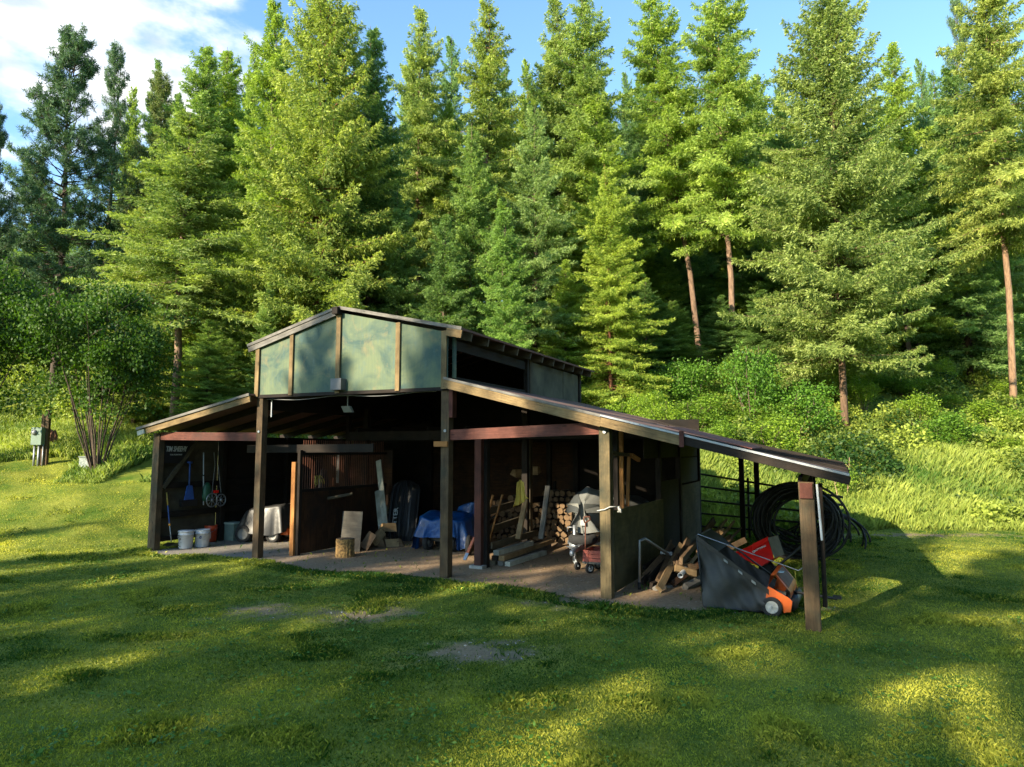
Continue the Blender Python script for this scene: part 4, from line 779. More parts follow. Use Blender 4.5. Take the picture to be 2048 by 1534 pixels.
# rope, bag and tube on the stall
q = sA + VA * 1.15 + UA * .02 + ZA * 1.28
q = RP(632, 975, sA, UA); m = MB()
for k in range(6): m.tube([q + Vector((rnd(-.015, .015), -.03, .02)) + VA * (.03 * k - .08) * s_ * 2 + ZA * (.42 * s_ if s_ < .6 else .42 * (1.2 - s_)) + VA * (.12 * s_) for s_ in np.linspace(0, 1.1, 9)], .008, 5)
top(m, 'rope_coil', M['ropey'], 'yellow green rope hung over the top of the stall boards', 'rope', smooth=True)
q = RP(651, 977, sA, UA); m = MB(); m.lathe(q - UA * .06, [(0, 0), (.13, .02), (.14, .14), (.10, .34), (.04, .42), (0, .43)], 14, (VA, UA * .5, ZA)); top(m, 'black_bag', M['cloth'], 'black cloth bag sitting on top of the stall boards', 'bag', smooth=True)
q = RP(676, 940, sA, UA); m = MB(); m.tube([q + ZA * .42, q - ZA * .28], .028, 10); top(m, 'tube', plain('dull white tube', (.30, .31, .29)), 'pale tube standing upright behind the stall bars', 'tube', smooth=True)
a = RP(648, 997, sA, UA); m = MB(); m.tube([a + UA * .1, a + UA * .55 + VA * .25 + ZA * .1], .035, 10); top(m, 'pole_rest', W['ply'], 'short round pole sticking out from the stall boards', 'pole', smooth=True)
# stump and boards
c = G(690, 1114); m = MB(); R0 = .178; H0 = .36; n_ = 40
jit = [rnd(.93, 1.06) for _ in range(n_)]
m.grid([[c + Vector((math.cos(6.283 * k / n_) * R0 * jit[k] * kk * (1 + rnd(-.012, .012)), math.sin(6.283 * k / n_) * R0 * jit[k] * kk * (1 + rnd(-.012, .012)), z)) for k in range(n_)] for z, kk in ((0, 1.04), (.06, 1.0), (.14, .99), (.22, .98), (.30, .99), (H0, .97))], wrap=True)
i0 = len(m.v); m.f.append([i0 - n_ + k for k in range(n_)]); m.mi.append(1); m.uv += [(m.v[i0 - n_ + k].x, m.v[i0 - n_ + k].y) for k in range(n_)]
def cutround():
    mm, n, l, bs = newmat('cut round face'); t = n.new('ShaderNodeTexCoord'); g = noise(n, l, t.outputs['Object'], 7, 6, .6); l.new(mixc(n, l, ramp(n, l, g, .35, .7), (.14, .085, .04), (.07, .042, .02)), bs.inputs['Base Color']); bs.inputs['Roughness'].default_value = .85; return mm
CUT = cutround(); BARKY = plain('golden split bark', (.32, .19, .06), .9, 0, .6, 24, 1., (.05, .028, .012))
top(m, 'chopping_block', [BARKY, CUT], 'round chopping block stump standing alone on the dirt floor', 'stump')
def sheet(name, px0, px1, pyb, pyt, Yb, lean, mat, label, cat, th=.018, grp=None):
    a = G(px0, pyb); b_ = G(px1, pyb + (px1 - px0) * .04); h_ = (pyb - pyt) / F * a.y; up = (ZA + VA * lean).normalized(); n_ = (b_ - a).normalized().cross(up)
    m = MB(); m.poly([a, b_, b_ + up * h_, a + up * h_], th, n=n_ if n_.y < 0 else -n_); return top(m, name, mat, label, cat, grp)
sheet('plywood_sheet', 679, 719, 1103, 1025, 0, .10, W['plyg'], 'square grey plywood offcut leaning behind the chopping block', 'plywood sheet')
sheet('plywood_sheet', 727, 783, 1076, 1014, 0, .14, W['ply'], 'wide brown plywood offcut leaning behind the split firewood', 'plywood sheet')
sheet('plywood_sheet', 724, 778, 1078, 1028, 0, .12, W['dark'], 'dark low board in front of the wide brown offcut', 'plywood sheet')
sheet('plywood_sheet', 700, 716, 1075, 990, 0, .12, W['dark'], 'narrow dark board behind the grey plywood offcut', 'plywood sheet')
for (x0, y0, x1, y1, lab, wd) in ((772, 1022, 757, 921, 'long white board leaning high above the brown plywood offcuts', .13), (763, 1020, 755, 982, 'short white board beside the long leaning white board', .13)):
    a = AY(x0, y0 + 40, 15.6); b_ = AY(x1, y1, 16.2); m = MB(); m.board(a, b_, wd, .03, UA); top(m, 'leaning_board', W['white'], lab, 'board')
# black ice sled leaning upright
a = G(800, 1082); up = (ZA * 1 + VA * .35 - UA * .12).normalized(); sx = UA; nn = sx.cross(up).normalized(); e = empty('ice_sled', a, 'black ribbed plastic sled with white lettering leaning on end beside the boards', 'sled')
if nn.y > 0: nn = -nn
rows = []
for t in np.linspace(0, 1, 15):
    wdt = .33 * (min(1, .72 + 1.4 * t) if t < .2 else 1) * (1 if t < .85 else math.sqrt(max(.02, 1 - ((t - .85) / .16) ** 2))); dep = .16 * math.sin(math.pi * min(1, max(0, t * .98 + .01))) ** .35
    rows.append([a + up * (1.45 * t) + sx * (1.2 * wdt * x) + nn * (dep * (1 - abs(x) ** 6) + .018 * (1 if int((x + 1) * 5.5) % 2 else -1) * (abs(x) < .8)) for x in np.linspace(-1, 1, 23)])
m = MB(); m.grid(rows); m.build('hull', M['black'], e)
m = MB(); rim = [r_[0] for r_ in rows] + [r_[-1] for r_ in rows][::-1]; m.tube(rim, .018, 6); m.build('rim', M['black'], e, True)
text('OTTER', .17, SGW, e, a + up * .46 - sx * .05 + nn * .23, basis_euler(up, -sx if (up.cross(-sx)).dot(nn) > 0 else sx), bold=.003)
# split firewood
def wedge(name, c, ln, w_, h_, rz, rx, mat, label, grp):
    m = MB(); i = 0; pr = [(-w_, 0), (w_, 0), (w_ * .5, h_ * .8), (-w_ * .3, h_)]; A = [Vector((-ln / 2, x, z)) for x, z in pr]; B = [Vector((ln / 2, x * rnd(.85, 1.1), z * rnd(.85, 1.1))) for x, z in pr]
    m.poly(A); m.poly(B[::-1]); [m.poly([A[k], B[k], B[(k + 1) % 4], A[(k + 1) % 4]][::-1]) for k in range(4)]
    o = m.build(name, mat); o.location = c; o.rotation_euler = (rx, 0, rz); return tag(o, label, 'firewood', grp)
for k, (px, py, z, rz, ry, w_) in enumerate(((741, 1101, .02, .4, -1.0, .12), (756, 1095, .02, .9, -.7, .10), (768, 1094, .02, 1.4, 0, .09), (781, 1094, .0, .2, 0, .10), (796, 1092, .0, 1.9, 0, .10), (775, 1092, .17, .8, .1, .09), (760, 1092, .15, 2.2, 0, .08))):
    o = wedge('split_log', G(px, py) + ZA * z, .36, w_, .17, rz, 0, W['tan'] if k % 2 else W['scrap'], 'wedge of split firewood in the small heap by the brown plywood', 'split firewood heap')
    if ry: o.rotation_euler = (0, ry, rz); o.location.z += .15
# stacked logs at the rear
LB = plain('grey brown bark', (.11, .075, .05), .95, 0, .5, 9, .6, (.05, .035, .025)); logs = []
for k in range(5):
    m = MB(); n_ = 14; R_ = .07; j = [rnd(.88, 1.1) for _ in range(n_)]
    rows = [[Vector((math.cos(6.283 * q / n_) * R_ * j[q], y, math.sin(6.283 * q / n_) * R_ * j[q])) for q in range(n_)] for y in (-.2, .2)]; m.grid(rows, wrap=True)
    for b_, fl_ in ((0, 0), (n_, 1)):
        q = [b_ + t for t in range(n_)]; q = q if not fl_ else q[::-1]; m.f.append(q); m.mi.append(1); m.uv += [(m.v[t].x, m.v[t].z) for t in q]
    me = m.build('log', [LB, CUT]); logs.append(me.data); bpy.data.objects.remove(me)
ua = -2.15; cnt = 0
for row in range(9):
    u = ua + (row % 2) * .07 + (0 if row < 6 else .5 * (row - 5))
    while u < 1.75:
        lim = 8.2 if -.2 < u < 1.2 else (6.6 if u > -1.5 else 5.5)
        if row < lim + rnd(-.8, .6):
            s_ = rnd(.7, 1.22); o = bpy.data.objects.new('firewood_log', random.choice(logs)); SC.collection.objects.link(o); o.location = L(u, 5.0 + rnd(-.05, .05), .075 + row * .128 + rnd(-.012, .012)); o.scale = (s_, 1, s_); o.rotation_euler = (rnd(-.04, .04), rnd(0, 6.28), math.radians(-25) + rnd(-.08, .08))
            tag(o, 'round cut log stacked in the firewood pile at the rear wall', 'firewood', 'stacked firewood logs'); cnt += 1
        u += rnd(.125, .165)
for px, py, rz, s_, lab in ((1037, 943, .7, .15, 'ragged chunk of split wood in a sunspot, topping the log pile left of the cloth'), (1066, 938, -.5, .16, 'sunlit block of split wood topping the log pile right of the cloth')):
    q = AY(px, py, 16.1); o = wedge('split_block', q - ZA * .1, .34, .11, .17, rz, .3, W['tan'], lab, 'sunlit split blocks')
# tool handles, cloth, leaning poles
for x0, y0, x1, y1, lab in ((970, 1045, 986, 990, 'left of two wooden tool handles leaning on the rail partition'), (985, 1050, 1005, 989, 'right of two wooden tool handles leaning on the rail partition')):
    a = AY(x0 - 12, y0 + 50, 12.9); b_ = AY(x1, y1, 13.0); m = MB(); m.tube([a, a.lerp(b_, .7), b_], [.02, .018, .022], 8); top(m, 'tool_handle', W['orange'], lab, 'tool handle', 'leaning tool handles', smooth=True)
q = AY(1041, 963, 13.1); m = MB(); rows = []
for t in np.linspace(0, 1, 14): rows.append([q + Vector((x * (.05 + .09 * t) + .015 * math.sin(8 * x + t * 5), -.03 + .035 * math.sin(9 * x + 1.5) * t + .05 * (1 - abs(x)), -.46 * t * (1 - .35 * max(0, x) * t) + (.03 * math.cos(x * 2)))) for x in np.linspace(-1, 1, 19)])
m.grid(rows); o = top(m, 'hanging_cloth', M['cream'], 'yellow cloth hanging on the inner post above the rails', 'cloth', smooth=True); s_ = o.modifiers.new('t', 'SOLIDIFY'); s_.thickness = .006
for x0, y0, x1, y1, Yd, lab in ((1036, 1078, 1051, 1000, 13.3, 'sunlit slanted board behind the left rails under the yellow cloth'), (1082, 1078, 1096, 972, 13.9, 'pale slanted board behind the right rails')):
    a = AY(x0, y0, Yd); b_ = AY(x1, y1, Yd + .3); m = MB(); m.board(a, b_, .10, .05, UA); top(m, 'slanted_board', W['tan'] if x0 < 1050 else W['grey'], lab, 'board')
# planks along the partition
a0 = G(985, 1132)
for k, (off, z, ln, mt, lab) in enumerate(((.00, .05, 2.3, 'ply', 'lowest left plank'), (.16, .05, 2.5, 'grey', 'lowest middle plank'), (.30, .05, 1.6, 'white', 'white lowest right plank'), (.04, .14, 2.4, 'dark', 'upper dark plank'), (.18, .15, 2.6, 'tan', 'upper tan plank'), (.07, .24, 1.5, 'white', 'whitest plank on the very top'), (.12, .33, 2.2, 'ply', 'loose brown plank'))):
    a = a0 + UA * off + ZA * (z if k < 6 else .36); a = a + VA * (0 if k != 6 else .0) - UA * (.0 if k < 6 else .14); m = MB(); m.board(a, a + VA * ln + UA * rnd(-.08, .08), .09 if k < 6 else .12, .11 if k < 6 else .03); top(m, 'plank', W[mt], lab + ' of the pile lying along the rail partition', 'plank', 'planks along the rail partition')
# blue tarpaulin over a machine
c = G(872, 1104) + VA * .42; BX = UA; BY = VA; e = empty('covered_mower', c, 'machine under a shiny blue tarpaulin left of the middle post', 'covered mower')
m = drape(c, BX, BY, .52, .36, lambda x, y: .72 + .05 * y + .03 * math.sin(5 * x), lambda a: .30 - .28 * (math.cos(a) < -.55) * (math.sin(a) < .2) - .22 * (math.cos(a) > .5) * (math.sin(a) < 0), seed=9, amp=.05, folds=6, sharp=.4, flare=.13, nseg=90); m.build('tarpaulin', M['tarpblue'], e, True)
for x, y in ((-.3, -.25), (.35, -.25), (-.3, .25), (.35, .25)): wheel(c + BX * x + BY * y + ZA * .17, .17, .12, BX, e)
m = MB(); m.box(c + ZA * .25, (BX, BY, ZA), (.42, .24, .06)); m.build('deck', M['black'], e); m = MB(); m.box(c + BX * .12 - BY * .32 + ZA * .22, (BX, BY, ZA), (.05, .01, .06)); m.build('plate', M['white'], e)
c2 = G(925, 1092) + VA * .5; e = empty('wheelbarrow', c2, 'wheelbarrow with a blue tarpaulin heaped in its tray, behind the middle post', 'wheelbarrow')
m = drape(c2 + ZA * 0, BX, BY, .30, .34, lambda x, y: .86 + .08 * x + .06 * math.sin(4 * y), lambda a: .62, seed=12, amp=.03, folds=5, sharp=.6, flare=.05); m.build('tarpaulin', M['tarpblue'], e, True)
m = MB(); m.grid([[c2 + BX * x * k + BY * y * k + ZA * z for x, y in ((-.3, -.34), (.3, -.34), (.3, .34), (-.3, .34))] for z, k in ((.40, .7), (.66, 1.0))], wrap=True); m.poly([c2 + BX * x * .7 + BY * y * .7 + ZA * .40 for x, y in ((-.3, -.34), (.3, -.34), (.3, .34), (-.3, .34))]); m.build('tray', plain('dark blue tray', (.015, .03, .09)), e)
wheel(G(932, 1113) + VA * .12 + ZA * .20, .20, .09, BX * .95 + BY * .3, e, rim=plain('rusty pale rim', (.28, .24, .20)))
for s_ in (-1, 1):
    m = MB(); m.tube([c2 + BX * .22 * s_ - BY * .42 + ZA * .22, c2 + BX * .24 * s_ + ZA * .42, c2 + BX * .26 * s_ + BY * .75 + ZA * .62], .02, 7); m.build('handle', M['steel'], e, True)
    m = MB(); m.tube([c2 + BX * .2 * s_ + BY * .1 + ZA * .42, c2 + BX * .24 * s_ + BY * .3, c2 + BX * .2 * s_ + BY * .4 + ZA * .42], .014, 6); m.build('leg', M['steel'], e, True)
a = AY(929, 1120, 12.5); b_ = AY(949, 1075, 12.7); e = empty('loppers', a, 'red orange handled long tool leaning against the foot of the inner post', 'loppers'); m = MB(); m.board(a.lerp(b_, .3), b_, .05, .03, UA); m.build('handle', plain('red orange paint', (.50, .12, .04)), e); m = MB(); m.board(a, a.lerp(b_, .3), .06, .02, UA); m.build('blade', M['galv'], e)
exec_right = True
# ------------------------------------------------------------------ boat on trailer
random.seed(17)
bo = G(1150, 1145) + VA * .35 + UA * .05      # point under the bow
BXv = (VA * .99 - UA * .06).normalized(); BYv = Vector((BXv.y, -BXv.x, 0))   # along the hull, to the right
e = empty('covered_boat', bo + BXv * 1.5, 'small boat under a fitted grey cover, bow toward the lawn', 'boat')
rows = []; cov = []
LB_ = 3.3
for t in np.linspace(0, 1, 17):
    hw = .68 * min(1, (t * 2.6 + .02)) ** .62; gun = 1.16 - .20 * min(1, t * 1.6); keel = .62 - .16 * min(1, t * 3) + (.0)
    c_ = bo + BXv * (t * LB_ - .12 + .10)
    rows.append([c_ - BXv * (.18 * (1 - abs(x)) * 0 + .22 * max(0, abs(s) - .4) * (1 - t)) + BYv * (hw * s) + ZA * (keel + (gun - keel) * abs(s) ** 1.7) for s in np.linspace(-1, 1, 15) for x in (s,)])
    crest = gun + .24 * math.exp(-((t - .13) / .10) ** 2) + .16 * min(1, t * 3)
    rr_ = []
    for s in np.linspace(-1, 1, 21):
        rr_.append(c_ - BXv * .22 * max(0, abs(s) - .4) * (1 - t) + BYv * (hw * s * 1.04 + .012 * math.sin(t * 30 + s * 6)) + ZA * ((gun - .16) + (crest - gun + .16) * (1 - abs(s) ** 2.2) ** .7 + .018 * math.sin(s * 9 + t * 22) * (1 - abs(s)) + .02 * math.sin(t * 40) * abs(s)))
    cov.append(rr_)
m = MB(); m.grid(rows); m.build('hull', M['boat'], e, True)
m = MB(); m.grid(cov); front = [cov[0][k] for k in range(21)]; m.build('cover', M['cover'], e, True)
m = MB(); m.grid([[p - BXv * .012 for p in cov[0][:]], [Vector((bo + BXv * .02 - ZA * 0).x, ) if False else bo + BXv * .0 + BYv * (.30 * s) + ZA * (.62 + .05 * abs(s)) for s in np.linspace(-1, 1, 21)]]); m.build('cover_front', M['cover'], e, True)
m = MB(); m.grid([[cov[i][k] + ZA * .012 - BYv * .012 for k in range(0, 6)] for i in range(0, 6)]); m.build('dark_panel', M['coverd'], e, True)
t_ = empty('boat_trailer', bo - BXv * .2, 'galvanised boat trailer with coupler and jack wheel under the covered boat', 'boat trailer')
m = MB(); tg = bo - BXv * .45 + ZA * .42; m.board(tg, bo + BXv * 2.6 + ZA * .40, .09, .08); m.board(bo + BXv * .6 - BYv * .45 + ZA * .40, bo + BXv * 3.2 - BYv * .5 + ZA * .40, .07, .05); m.board(bo + BXv * .6 + BYv * .45 + ZA * .40, bo + BXv * 3.2 + BYv * .5 + ZA * .40, .07, .05); m.board(bo + BXv * .5 - BYv * .45 + ZA * .4, bo + BXv * .5 + BYv * .45 + ZA * .4, .06, .06); m.build('frame', M['galv'], t_)
jk = bo - BXv * .12 - BYv * .14
m = MB(); m.tube([jk + ZA * .15, jk + ZA * .45], .022, 10); m.tube([jk + ZA * .38, jk + ZA * .78], .030, 10); m.box(jk + ZA * .42, (BYv, BXv, ZA), (.09, .04, .05)); m.tube([jk + ZA * .74, jk + ZA * .74 - BYv * .13, jk + ZA * .66 - BYv * .13], .010, 6); m.build('jack', M['galv'], t_, True)
m = MB(); m.board(jk + ZA * .18, jk + ZA * .06 + BYv * .05, .05, .06, BXv); m.build('fork', M['galv'], t_)
wheel(jk + BYv * .05 + ZA * .075, .075, .045, BYv * .9 - BXv * .4, t_, name='jack_wheel', rim=M['black'])
m = MB(); m.tube([tg, tg - BXv * .18, tg - BXv * .30 - ZA * .01], [.05, .045, .035], 10); m.lathe(tg - BXv * .30 - ZA * .05, [(0, .07), (.04, .06), (.045, 0), (.035, -.03)], 14); m.tube([tg - BXv * .15 + ZA * .03, tg - BXv * .15 - BYv * .14 + ZA * .05], .01, 6); m.build('coupler', M['galv'], t_, True)
m = MB(); ch = [tg - BXv * .1 - BYv * .05 + Vector((0, 0, -.05 - .16 * math.sin(s) )) + BXv * (s * .05) for s in np.linspace(0, 3.1, 10)]; m.tube(ch, .009, 5); m.build('chain', M['steel'], t_, True)
m = MB(); wp = bo + BXv * .10; m.board(wp + ZA * .42, wp + ZA * .95 - BXv * .05, .06, .05, BYv); m.box(wp + ZA * .82 - BXv * .1, (BYv, BXv, ZA), (.05, .06, .05)); m.build('winch_post', M['galv'], t_)
for s_ in (-1, 1): wheel(bo + BXv * 2.1 + BYv * .72 * s_ + ZA * .27, .27, .16, BYv, t_)
m = MB(); m.lathe(bo + BXv * .05 - BYv * .02 + ZA * .53 - BXv * .06, [(.12, .07), (.20, .09), (.25, .05), (.26, 0), (.25, -.05), (.20, -.09), (.12, -.07)], 24, (BXv, BYv, ZA)); m.build('spare_tyre', M['rubber'], t_, True)
# ------------------------------------------------------------------ red wagon
wg = G(1183, 1148) + VA * .25 + UA * .08; WX = UA; WY = VA; e = empty('wagon', wg, 'faded red slatted toy wagon with its handle standing up, beside the fourth post', 'wagon')
m = MB()
for k in range(3):
    z = .235 + k * .065
    for y in (-.27, .27): m.box(wg + WY * y + WX * .04 + ZA * z, (WX, ZA, WY), (.26, .029, .010))
    for x in (-.22, .30): m.box(wg + WX * x + ZA * z, (WY, ZA, WX), (.26, .029, .010))
m.build('side_rails', M['wagon'], e)
m = MB()
for x in (-.14, .20): m.box(wg + WX * x - WY * .285 + ZA * .30, (ZA, WX, WY), (.10, .018, .006))
m.build('stake', M['wagon'], e); m = MB(); m.box(wg + WX * .04 + ZA * .19, (WX, WY, ZA), (.27, .28, .018)); m.build('bed', W['grey'], e)
for x, y in ((-.12, -.22), (-.12, .22), (.26, -.22), (.26, .22)): wheel(wg + WX * x + WY * y + ZA * .09 - WX * .0, .09, .045, WX * .85 - WY * .5, e, rim=plain('white wheel hub', (.5, .5, .5), .5))
m = MB(); m.tube([wg - WY * .2 + ZA * .17 - WX * .1, wg - WY * .25 + ZA * .10 - WX * .1], .012, 6); m.build('axle', M['black'], e)
hb = wg - WX * .20 - WY * .22 + ZA * .15; m = MB(); m.tube([hb, hb + ZA * .70 + WX * .01], .011, 7); m.build('handle', M['rust'], e, True)
m = MB(); ht = hb + ZA * .70; m.tube([ht, ht + ZA * .05 - WX * .02, ht + ZA * .10 - WX * .01, ht + ZA * .11 + WX * .09, ht + ZA * .06 + WX * .10, ht + WX * .01], .014, 7); m.build('grip', M['rust'], e, True)
# rope on the fourth post
m = MB(); q = R4(-.10, 1.235, -.09); m.tube([q - UA * .02, q + UA * .09 + ZA * .02, q + UA * .17 + ZA * .06, q + UA * .26 + VA * .12 + ZA * .06], .008, 6); kq = q + UA * .28 + VA * .12 + ZA * .02
for k in range(5): m.tube([kq + Vector((rnd(-.03, .03), rnd(-.02, .02), rnd(-.05, .05))) for _ in range(4)], .009, 5)
top(m, 'tie_rope', M['rope'], 'pale rope knotted round the fourth post and the olive plywood', 'rope', smooth=True)
# ------------------------------------------------------------------ bent pipe and scrap lumber
a = G(1279, 1178, .02); pts = [a, a + ZA * .60]; tp_ = AY(1279, 1082, a.y); tp2 = AY(1290, 1077, a.y + .05); tp3 = AY(1336, 1108, a.y + .55)
m = MB(); m.tube([a, tp_ - ZA * .06, tp_, tp2, tp2.lerp(tp3, .15), tp3], .021, 10); e = top(m, 'bent_pipe', M['galv'], 'bent grey metal pipe standing in front of the scrap lumber', 'pipe', smooth=True, org=a)
m = MB(); m.tube([a - ZA * .01, a + ZA * .10], .027, 10); m.build('rubber_foot', M['rubber'], e, True)
LBL = 'weathered board lying in the scrap lumber heap under the right wing'; GL = 'scrap lumber heap'
def scrap(px0, py0, Y0_, px1, py1, Y1_, wd=.09, th=.04, mt='scrap', lab=LBL, g_=GL):
    a = AY(px0, py0, Y0_); b_ = AY(px1, py1, Y1_); m = MB(); m.board(a, b_, wd, th, ZA + UA * rnd(-1.2, 1.2)); return top(m, 'scrap_board', W[mt], lab, 'board', g_)
for s_ in ((1290, 1150, 10.9, 1345, 1090, 12.0), (1300, 1160, 10.8, 1352, 1100, 12.2, .1, .04, 'dark'), (1288, 1135, 11.2, 1330, 1108, 12.1, .07, .04, 'dark'), (1312, 1165, 10.7, 1365, 1105, 12.1, .08, .04, 'dark'), (1330, 1150, 11.0, 1395, 1120, 12.2, .1, .04, 'dark'), (1302, 1172, 10.6, 1380, 1140, 11.6, .1, .05, 'dark'),
           (1310, 1178, 10.55, 1352, 1178, 10.9, .08, .08, 'grey'), (1370, 1175, 10.6, 1420, 1150, 11.2, .09, .09, 'grey'), (1285, 1165, 10.7, 1322, 1120, 11.6, .09, .04, 'dark'), (1345, 1168, 10.8, 1400, 1128, 11.6, .09, .05, 'brown'), (1320, 1125, 11.4, 1342, 1082, 12.0, .05, .03, 'scrap'),
           (1360, 1125, 11.2, 1376, 1078, 12.2, .09, .05, 'scrap'), (1345, 1128, 11.1, 1362, 1095, 12.0, .09, .05, 'scrap'), (1378, 1130, 11.0, 1402, 1100, 11.9, .08, .05, 'tan')): scrap(*s_)
scrap(1318, 1178, 10.35, 1362, 1090, 11.9, .10, .055, 'tan', 'long tan board with a bright sawn end sticking out toward the lawn', None); scrap(1317, 1162, 10.6, 1340, 1110, 11.6, .09, .05, 'scrap', 'grey brown board just left of the long tan board end', None)
scrap(1350, 1136, 10.75, 1392, 1148, 10.8, .10, .05, 'tan', 'short board lying crosswise on top of the scrap heap', None); scrap(1352, 1127, 10.9, 1392, 1136, 10.95, .09, .05, 'scrap', 'second crosswise board just behind the top one on the scrap heap', None)
scrap(1362, 1122, 10.8, 1393, 1085, 11.9, .11, .05, 'scrap', 'wide greyish board lying steep on top of the scrap heap', None)
q = AY(1362, 1150, 10.6); m = MB(); m.tube([q, q + VA * .5 + ZA * .06], .036, 14, cap=False); m.lathe(q - VA * .005, [(.022, 0), (.040, 0), (.040, .05), (.036, .05)], 16, (UA, ZA, -VA)); top(m, 'plastic_pipe', M['white'], 'open white pipe end looking out of the scrap heap', 'pipe', smooth=True)
for px, py, lab in ((1326, 1105, 'left of two small white pipe fittings on the scrap heap'), (1338, 1107, 'right of two small white pipe fittings on the scrap heap')):
    q = AY(px, py, 11.5); m = MB(); m.lathe(q, [(0, -.04), (.03, -.04), (.03, -.01), (.022, -.01), (.022, .01), (.03, .01), (.03, .05), (0, .05)], 12, (ZA, VA, UA)); top(m, 'pipe_fitting', M['white'], lab, 'pipe fitting', smooth=True)
GL2 = 'lumber heap behind the lawn sweeper'; LB2 = 'short board in the lumber heap behind the mesh hopper'
for s_ in ((1400, 1080, 12.6, 1428, 1040, 13.6, .12, .04, 'scrap'), (1415, 1085, 12.5, 1450, 1042, 13.6, .13, .04, 'tan'), (1432, 1088, 12.4, 1466, 1046, 13.5, .12, .04, 'tan'), (1448, 1092, 12.2, 1480, 1058, 13.2, .10, .04, 'scrap'), (1425, 1098, 12.1, 1462, 1075, 12.9, .12, .05, 'tan'), (1395, 1100, 12.3, 1440, 1088, 12.8, .1, .05, 'scrap'), (1440, 1105, 12.0, 1490, 1080, 12.6, .1, .04, 'scrap'),
           (1390, 1090, 12.8, 1412, 1062, 13.6, .12, .04, 'scrap'), (1420, 1070, 12.9, 1448, 1062, 13.0, .1, .04, 'tan'), (1405, 1110, 12.0, 1500, 1108, 12.3, .1, .06, 'dark'), (1395, 1120, 11.8, 1480, 1118, 12.1, .12, .08, 'dark')): scrap(*s_, lab=LB2, g_=GL2)
# ------------------------------------------------------------------ corral panel
e = empty('corral_panel', L(4.2, 7.6, 0), 'black pipe corral panel closing the rear of the right wing', 'corral panel')
ca = L(P4.x + .05, 7.55, 0); cb = L(5.9, 6.1, 0); cdir = (cb - ca).normalized(); cn = Vector((-cdir.y, cdir.x, 0))
PK = plain('dark rusted pipe', (.02, .016, .015), .6)
for k, (y0, y1) in enumerate(((947, 972), (972, 992), (1000, 1016), (1026, 1040), (1052, 1062))):
    a = RP(1395, y0, ca, cn); b_ = RP(1548, y1, ca, cn); b_ = b_ + (b_ - a) * .75 ; m = MB(); m.tube([a, b_], .024, 8); m.build('rail', PK, e, True)
for px in (1397, 1497, 1640):
    a = RP(px, 1000, ca, cn); m = MB(); m.tube([Vector((a.x, a.y, .08)), Vector((a.x, a.y, 1.5 - .1 * (px - 1395) / 200))], .028, 8); m.build('upright', PK, e, True)
for px, yb_ in ((1483, 6.9), (1513, 6.8)):
    a = RP(px, 950, L(0, 7.0, 0), VA); m = MB(); m.box(Vector((a.x, a.y, .95)), (ZA, UA, VA), (1.0, .055, .055)); m.build('post', W['dark'], barn)
# ------------------------------------------------------------------ coil of black pipe
cc = AY(1592, 1045, 13.6); e = MB(); random.seed(23)
ux = (UA * .96 + VA * .2).normalized(); un = Vector((-ux.y, ux.x, 0))
for k in range(36):
    R_ = rnd(.46, .73); ox = rnd(-.10, .10); oz = rnd(-.04, .03); dn_ = -.36 + k * .020; tl = rnd(-.26, .26); tz = rnd(-.10, .10)
    if R_ < .62: oz += .70 - R_ - rnd(0, .3)
    m_ = [Vector((cc.x, cc.y, 0)) + ux * (ox + R_ * 1.05 * math.cos(a_)) + ZA * max(.03, (.74 + oz) + R_ * math.sin(a_) * rnd(.985, 1.015)) + un * (dn_ + tl * math.cos(a_) + tz * math.sin(a_)) for a_ in np.linspace(0, 6.283, 40)]
    m_[-1] = m_[0]; e.tube(m_, .024, 7, cap=False)
for k in range(8):
    a0_ = rnd(-.5, .3); R_ = rnd(.45, .8); c0 = Vector((cc.x, cc.y, 0)) + ux * rnd(.3, .75) + un * rnd(-.3, .3)
    e.tube([c0 + ux * (R_ * .75 * math.cos(a_) * (1 - .1 * k / 7)) + ZA * max(.03, .42 + R_ * .6 * math.sin(a_)) + un * (.25 * math.sin(a_ + k)) for a_ in np.linspace(a0_, a0_ + rnd(3.2, 5.5), 26)], .019, 7)
for k in range(5):
    c0 = Vector((cc.x, cc.y, 0)); e.tube([c0 + ux * (rnd(-.75, -.6) + 1.4 * s) + ZA * (rnd(.2, .3) + .35 * math.sin(3 * s + k) ** 2) + un * rnd(-.2, .2) for s in np.linspace(0, 1, 7)], .018, 7)
top(e, 'pipe_coil', M['pipe'], 'big tangled coil of black poly pipe under the low end of the right wing', 'pipe coil', smooth=True)
# ------------------------------------------------------------------ lawn sweeper
wc = RP(1545, 1216, G(1545, 1233), Vector((.45, .89, 0))); SXd = Vector((-.89, .45, 0)).normalized(); SYd = Vector((.45, .89, 0)).normalized(); base = Vector((wc.x, wc.y, 0))
def SP(px, py, y=0.0): p = RP(px, py, base + SYd * y, SYd); return p
def S3(p, y): return p + SYd * y
e = empty('lawn_sweeper', base + SYd * .4, 'orange lawn sweeper with a tall black mesh hopper beside the last post', 'lawn sweeper'); WD = .92
hp = [SP(1396, 1076), SP(1408, 1209), SP(1470, 1222), SP(1526, 1222), SP(1537, 1180), SP(1500, 1160), SP(1440, 1118)]
def side(y, sub=9):
    m = MB(); rows = []
    A0, A1 = SP(1393, 1072), SP(1538, 1182); B0, B1 = SP(1407, 1212), SP(1527, 1224)
    for t in np.linspace(0, 1, 12): rows.append([(A0.lerp(A1, s)).lerp(B0.lerp(B1, s), t) + SYd * (y + .06 * math.sin(math.pi * t) * math.sin(s * 9 + t * 3.5 + y) + .025 * math.sin(s * 17 - t * 9)) - ZA * (.05 * math.sin(math.pi * s) * (1 - t)) for s in np.linspace(0, 1, 26)])
    m.grid(rows); return m
